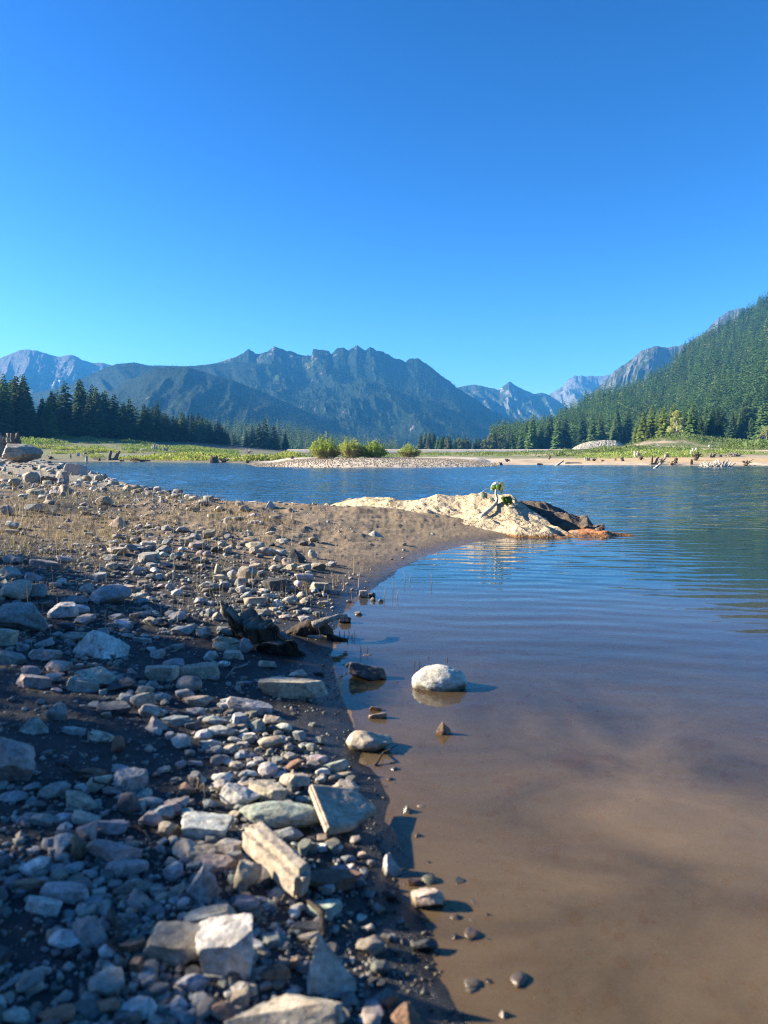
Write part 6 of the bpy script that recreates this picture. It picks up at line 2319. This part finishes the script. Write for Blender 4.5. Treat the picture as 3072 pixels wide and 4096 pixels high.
embankment()
knoll('rock_outcrop', [(2280, 1800, 462), (2300, 1788, 462), (2325, 1775, 462), (2360, 1766, 462), (2420, 1760, 462), (2465, 1763, 462), (2490, 1775, 462), (2510, 1795, 462)], [(2280, 452), (2510, 446)], 4.0, 30, M['bigrock'], (.44, .40, .31),
      'pale layered rock cliff at the foot of the right forest', 160, 60, 691, 1.7, .35, .35, None, 'cliff')

# ------------------------------------------------------------------ person and camp chair on the left shore
hx, hy, _ = hit([283, 311], [1838, 1832])


def skin(name, pts, edges, rad, mat, col, parent, sub=1):
    me = bpy.data.meshes.new(name + '_cage')
    me.from_pydata(pts, edges, [])
    o = bpy.data.objects.new(name + '_cage', me); COL.objects.link(o)
    o.modifiers.new('skin', 'SKIN')
    for v, r in zip(me.skin_vertices[0].data, rad): v.radius = (r, r)
    me.skin_vertices[0].data[0].use_root = True
    s = o.modifiers.new('sub', 'SUBSURF'); s.levels = sub; s.render_levels = sub
    dg = bpy.context.evaluated_depsgraph_get(); dg.update()
    ev = o.evaluated_get(dg).to_mesh()
    V = np.array([v.co[:] for v in ev.vertices]); polys = [list(p.vertices) for p in ev.polygons]
    o.evaluated_get(dg).to_mesh_clear()
    bpy.data.objects.remove(o)
    f4 = np.array([p for p in polys if len(p) == 4]); f3 = np.array([p for p in polys if len(p) == 3]).reshape(-1, 3)
    return mk(name, V, [f4, f3], mat, parent, col)


S = 1.05
person = empty('person', (float(hx[0]), float(hy[0]), gz(hx[0], hy[0])), 0.5)
person.scale = (S, S, S)
tag(person, 'person in a pale top and dark trousers standing at the left water edge', 'person')
J = [(0, 0, .95), (0, 0, 1.18), (0, 0, 1.40), (0, 0, 1.50), (0, -.02, 1.60), (0, -.02, 1.70), (.20, 0, 1.38), (.25, .02, 1.12), (.24, -.06, .88), (.24, -.07, .80), (-.20, 0, 1.38), (-.25, .02, 1.12), (-.23, -.06, .88), (-.23, -.07, .80),
     (.09, 0, .9), (.10, -.02, .48), (.10, .02, .08), (.11, -.16, .03), (-.09, 0, .9), (-.12, -.02, .48), (-.13, .02, .08), (-.14, -.16, .03)]
E = [(0, 1), (1, 2), (2, 3), (3, 4), (4, 5), (2, 6), (6, 7), (7, 8), (8, 9), (2, 10), (10, 11), (11, 12), (12, 13), (0, 14), (14, 15), (15, 16), (16, 17), (0, 18), (18, 19), (19, 20), (20, 21)]
RD = [.13, .12, .13, .055, .085, .08, .06, .045, .035, .03, .06, .045, .035, .03, .09, .06, .045, .035, .09, .06, .045, .035]
skin('body', J, E, RD, M['plain'], (.42, .27, .19), person)
skin('shirt', [J[i] for i in (0, 1, 2)] + [J[6], (.245, .01, 1.15), J[10], (-.245, .01, 1.15)], [(0, 1), (1, 2), (2, 3), (3, 4), (2, 5), (5, 6)], [.15, .14, .145, .075, .06, .075, .06], M['plain'], (.62, .55, .47), person)
skin('trousers', [(0, 0, .96)] + [J[i] for i in (14, 15)] + [(.10, .02, .12), J[18], J[19], (-.13, .02, .12)], [(0, 1), (1, 2), (2, 3), (0, 4), (4, 5), (5, 6)], [.14, .10, .075, .06, .10, .075, .06], M['plain'], (.02, .022, .03), person)
V, Fa = ico(2)
mk('hat', V * np.array([.11, .12, .07]) + np.array([0, -.02, 1.75]), Fa, M['plain'], person, (.55, .45, .35))
V, Fa = ico(1)
mk('nose', V * np.array([.016, .02, .022]) + np.array([0, -.115, 1.63]), Fa, M['plain'], person, (.42, .27, .19))

ch = empty('camp_chair', (float(hx[1]), float(hy[1]), gz(hx[1], hy[1])), -.2)
tag(ch, 'blue folding camp chair standing empty on the left shore', 'chair')
ch.scale = (1.6, 1.6, 1.6)
def box(x0, x1, y0, y1, z0, z1):
    V = np.array([(x, y, z) for x in (x0, x1) for y in (y0, y1) for z in (z0, z1)])
    q = np.array([(0, 1, 3, 2), (4, 6, 7, 5), (0, 4, 5, 1), (2, 3, 7, 6), (0, 2, 6, 4), (1, 5, 7, 3)])
    return V, q
V, q = box(-.27, .27, -.25, .24, .42, .445); V[V[:, 1] > 0, 2] -= .03
mk('seat', V, q, M['plain'], ch, (.02, .10, .30), False)
V, q = box(-.28, .28, .22, .25, .44, 1.02); V[V[:, 2] > .6, 1] += .12
mk('backrest', V, q, M['plain'], ch, (.015, .09, .28), False)
for sx in (-.29, .29):
    for (a, b) in (((sx, -.28, 0), (sx, .26, .62)), ((sx, .30, 0), (sx, -.24, .62))):
        mk('leg', *tube([a, b], .014, 8), M['plain'], ch, (.05, .05, .06))
    mk('armrest', *box(sx - .03, sx + .03, -.27, .28, .61, .635), M['plain'], ch, (.02, .09, .26), False)
    mk('back_post', *tube([(sx * .98, .24, .55), (sx * .98, .37, 1.04)], .014, 8), M['plain'], ch, (.05, .05, .06))
V, q = box(-.10, .26, -.27, .10, .45, .49); V[:, 2] += V[:, 0] * .3
o = mk('towel', V + np.array(ch.location), q, M['plain'], None, (.75, .75, .74), False)
tag(o, 'white towel lying on the seat of the blue camp chair', 'towel')

# ------------------------------------------------------------------ stalks, reeds, twigs
def stalks(name, polys, n, hmin, hmax, wid, cols, label, seed, lean=.5, ymax=45):
    rg = np.random.default_rng(seed)
    px, py = [], []
    for poly, share in polys:
        p = np.array(poly)
        k = int(n * share)
        gx_, gy_ = [], []
        while sum(len(a) for a in gx_) < k:
            a = rg.uniform(p[:, 0].min(), p[:, 0].max(), k); b = rg.uniform(p[:, 1].min(), p[:, 1].max(), k)
            m = inside(poly, a, b); gx_.append(a[m]); gy_.append(b[m])
        px.append(np.concatenate(gx_)[:k]); py.append(np.concatenate(gy_)[:k])
    px, py = np.concatenate(px), np.concatenate(py)
    x, y, ok = hit(px, py, 80)
    m = ok & (y < ymax) & (sd_lake(x, y) > .1) & (fbm2(x * 1.1, y * 1.1, 3, seed + 3) > -.22)
    x, y = x[m], y[m]
    x = x + rg.normal(0, .05, len(x)); y = y + rg.normal(0, .3, len(y))
    z = hgt(x, y)
    k = len(x)
    H = rg.uniform(hmin, hmax, k) * np.clip(y / 9, .8, 1.6)
    a = rg.uniform(0, 6.283, k); L = np.abs(rg.normal(0, lean, k))
    tv = rg.uniform(0, 6.283, k)
    W = wid * np.clip(y / 9, .7, 2.2) * rg.uniform(.7, 1.3, k)
    rows = []
    for t in (0, .35, .7, 1.0):
        cx = x + np.cos(a) * H * L * t ** 1.7; cy = y + np.sin(a) * H * L * t ** 1.7; cz = z - .01 + H * t * (1 - .35 * np.minimum(L, 1.2) * t)
        w2 = W * (1 - .75 * t)
        rows.append(np.stack([cx - np.cos(tv) * w2, cy - np.sin(tv) * w2, cz], 1)); rows.append(np.stack([cx + np.cos(tv) * w2, cy + np.sin(tv) * w2, cz], 1))
    V = np.stack(rows, 1).reshape(-1, 3)
    b = np.arange(k)[:, None] * 8
    q = np.concatenate([b + np.array([[0, 1, 3, 2]]) + 2 * j for j in range(3)])
    c = np.array(cols)[rg.integers(0, len(cols), k)] * rg.uniform(.7, 1.25, (k, 1))
    return tag(mk(name, V, q, M['straw'], None, np.repeat(c, 8, 0), False), label, 'grass', kind='stuff')


G1 = [(-60, 1990), (150, 1965), (420, 1950), (700, 1985), (1000, 2050), (1160, 2090), (1230, 2165), (1100, 2195), (760, 2155), (580, 2175), (450, 2255), (250, 2285), (-60, 2240)]
G0 = [(-1200, 2010), (-60, 1990), (-60, 2240), (-1200, 2300)]
G2 = [(-60, 1900), (150, 1880), (420, 1950), (-60, 1990)]
G3 = [(760, 2155), (1230, 2165), (1440, 2290), (1390, 2400), (1150, 2490), (800, 2420), (620, 2250)]
G4 = [(0, 2240), (450, 2255), (760, 2420), (1150, 2490), (900, 2620), (500, 2700), (0, 2500)]
ST = [(.42, .32, .19), (.36, .27, .15), (.48, .39, .25), (.26, .18, .11)]
stalks('dry_grass', [(G1, .7), (G2, .08), (G0, .22)], 5200, .05, .20, .0040, ST, 'dry straw coloured grass and stalks over the left shore', 31, .75)
stalks('dry_grass', [(G3, .8), (G4, .2)], 420, .08, .26, .0030, ST, 'sparse dry stalks standing between the stones near the water', 32, .25)
REED = [(1357, 2549, 28), (1378, 2542, 26), (1397, 2540, 30), (1408, 2552, 20), (1421, 2549, 32), (1389, 2567, 22), (1445, 2616, 40), (1468, 2616, 30), (1659, 2662, 18), (1680, 2661, 22), (1715, 2630, 8), (1790, 2642, 16),
        (1284, 2565, 60), (1231, 2590, 46), (1573, 2365, 60), (1622, 2330, 50), (1638, 2340, 50), (1728, 2340, 46), (1585, 2390, 40), (1536, 2395, 44), (1330, 2330, 44), (1310, 2420, 40)]
rx, ry, _ = hit([q[0] for q in REED], [q[1] for q in REED])
for i, (q, x, y) in enumerate(zip(REED, rx, ry)):
    h_ = q[2] / F * y
    rg = np.random.default_rng(i + 50)
    lean = rg.normal(0, .18) * h_
    z = gz(x, y)
    V, f = tube([(0, 0, min(z, 0) - .03), (lean * .4, 0, h_ * .5), (lean, 0, h_)], [.0034, .003, .0016], 6)
    o = mk('reed_stem', V, f, M['straw'], None, (.10, .07, .045) if q[1] > 2500 else (.36, .28, .16), True, (float(x), float(y), max(z, 0)))
    tag(o, 'thin dark dead stem sticking up from the shallow water near the driftwood' if q[1] > 2500 else 'thin straw coloured stem standing at the water edge near the sand spit', 'reed', 'reed stems in the shallows' if q[1] > 2500 else 'reed stems by the sand spit')
TWIG = [((975, 2665), (905, 2735), .006, 'short pale twig leaning among pebbles under the domed grey boulder'), ((930, 2645), (905, 2680), .004, 'thin forked twig beside the triangular tan slab'), ((405, 2940), (330, 2990), .006, 'pale bare twig lying on shaded soil near the large pinkish boulder'),
        ((245, 3075), (430, 3190), .006, 'long dark twig lying between the shaded boulders at the lower left'), ((520, 3650), (455, 3720), .007, 'forked grey twig above the tilted lichen block'), ((450, 3700), (490, 3870), .009, 'dark straight stick pointing at the tilted lichen block'),
        ((570, 3330), (600, 3400), .005, 'dark curved twig hanging over the boot shaped stone'), ((1500, 3070), (1580, 2995), .005, 'dark curved twig lying under the shallow water by the rough tan boulder'), ((1320, 3760), (1110, 3480), .008, 'black stick in the gravel below the long tan slab'), ((790, 3130), (810, 3230), .005, 'thin twig upright beside the rusty brown stone')]
for i, (a, b, r, lab) in enumerate(TWIG):
    x, y, _ = hit([a[0], b[0]], [a[1], b[1]])
    p0 = np.array([x[0], y[0], max(gz(x[0], y[0]), -.02) + .015]); p1 = np.array([x[1], y[1], max(gz(x[1], y[1]), -.02) + .03])
    rg = np.random.default_rng(i + 90)
    P = [p0 * (1 - t) + p1 * t + rg.normal(0, .012, 3) for t in np.linspace(0, 1, 6)]
    V, f = tube(np.array(P) - p0, np.linspace(r, r * .4, 6), 7, True, .15, i)
    tag(mk('twig', V, f, M['wood'], None, WG if 'pale' in lab or 'grey' in lab else WD, True, tuple(p0)), lab, 'twig')

# ------------------------------------------------------------------ shrubs on the left bank whose shade dapples the stones
SHADE = [(-1300, 2215), (0, 2215), (300, 2245), (430, 2370), (700, 2470), (1000, 2570), (1330, 2610), (1480, 2690), (1400, 2790), (1100, 2830), (900, 2840), (720, 2900), (640, 3050), (680, 3250), (740, 3380), (640, 3480), (690, 3640), (560, 3740), (640, 3900), (560, 4000), (640, 4300), (-1300, 4300)]
LIT = [[(-60, 2760), (180, 2725), (300, 2780), (270, 2880), (120, 2965), (-60, 2965)], [(190, 3650), (430, 3630), (430, 3790), (200, 3800)], [(620, 3720), (800, 3700), (850, 3900), (640, 3860)], [(380, 3850), (500, 3850), (480, 3980), (370, 3980)],
       [(500, 2970), (660, 2950), (640, 3010)], [(-60, 3440), (190, 3420), (160, 3530), (-60, 3560)], [(430, 3480), (600, 3450), (600, 3520)], [(690, 3080), (760, 3050), (760, 3130)], [(460, 2380), (560, 2420), (540, 2460), (440, 2420)], [(560, 2800), (640, 2800), (600, 2870)]]
rg = np.random.default_rng(606)
n = 12500
qx = rg.uniform(-1300, 1600, n * 10); qy = 2215 + (4280 - 2215) * rg.random(n * 10) ** .8
m = inside(SHADE, qx, qy)
for L in LIT: m &= ~(inside(L, qx, qy) & (rg.random(len(qx)) < .94))
qx, qy = qx[m], qy[m]
gx1, gy1, ok = hit(qx, qy, 16, 60)
zz1 = np.maximum(hgt(gx1, gy1, False), 0)
hole = fbm2((gx1 + gy1 * .3) * 1.9, (gy1 - gx1 * .16) * 4.2, 3, 4242)
keep_ = (hole > .10) | (rg.random(len(gx1)) < .05)
gx1, gy1, zz1 = gx1[keep_], gy1[keep_], zz1[keep_]
# even out the sampling over the ground
area = np.clip((gy1 / 3.0) ** 2.6, .05, 12)
sel = rg.random(len(gx1)) < area / area.max() * 3
idx = np.where(sel)[0]
idx = rg.permutation(idx)[:n]
gx1, gy1, zz1 = gx1[idx], gy1[idx], zz1[idx]
print('shade leaves', len(gx1))
tx = -9.2 + rg.normal(0, .4, len(gx1))
t = (tx - gx1) / SUN[0]
LP = np.stack([tx, gy1 + SUN[1] * t, zz1 + SUN[2] * t], 1)
gl = hgt(LP[:, 0], LP[:, 1], False)
ok = LP[:, 2] > gl + .15
LP = LP[ok]
order = np.argsort(LP[:, 1]); LP = LP[order]
for k, part in enumerate(np.array_split(LP, 5)):
    c0 = np.array([part[:, 0].mean(), part[:, 1].mean(), 0]); c0[2] = gz(c0[0], c0[1])
    root = empty('alder_shrub', tuple(c0))
    tag(root, 'leafy alder shrub on the left bank whose shade dapples the stones', 'shrub', 'alder shrubs on the left bank')
    st = MB()
    for j in range(26):
        tip = part[rg.integers(0, len(part))] - c0
        V, f = tube([(tip[0] * .1, tip[1] * .12, -.1), tip * np.array([.5, .6, .55]), tip], [.03, .018, .005], 6)
        st.add(V, f, (.16, .13, .10))
    st.build('stems', M['wood'], root)
    nl = len(part)
    P = part - c0
    rep = 3
    P = np.repeat(P, rep, 0) + rg.normal(0, .035, (nl * rep, 3)); nl *= rep
    t1 = rg.normal(size=(nl, 3)); t1 /= np.linalg.norm(t1, axis=1)[:, None]
    t2 = np.cross(t1, rg.normal(size=(nl, 3))); t2 /= np.linalg.norm(t2, axis=1)[:, None]
    s = rg.uniform(.030, .055, (nl, 1))
    V = np.stack([P - t1 * s, P + t2 * s * .7, P + t1 * s, P - t2 * s * .7], 1).reshape(-1, 3)
    mk('foliage', V, np.arange(4 * nl).reshape(nl, 4), M['leaf'], root, np.repeat(np.array([.06, .10, .03]) * rg.uniform(.7, 1.3, (nl, 1)), 4, 0), False)
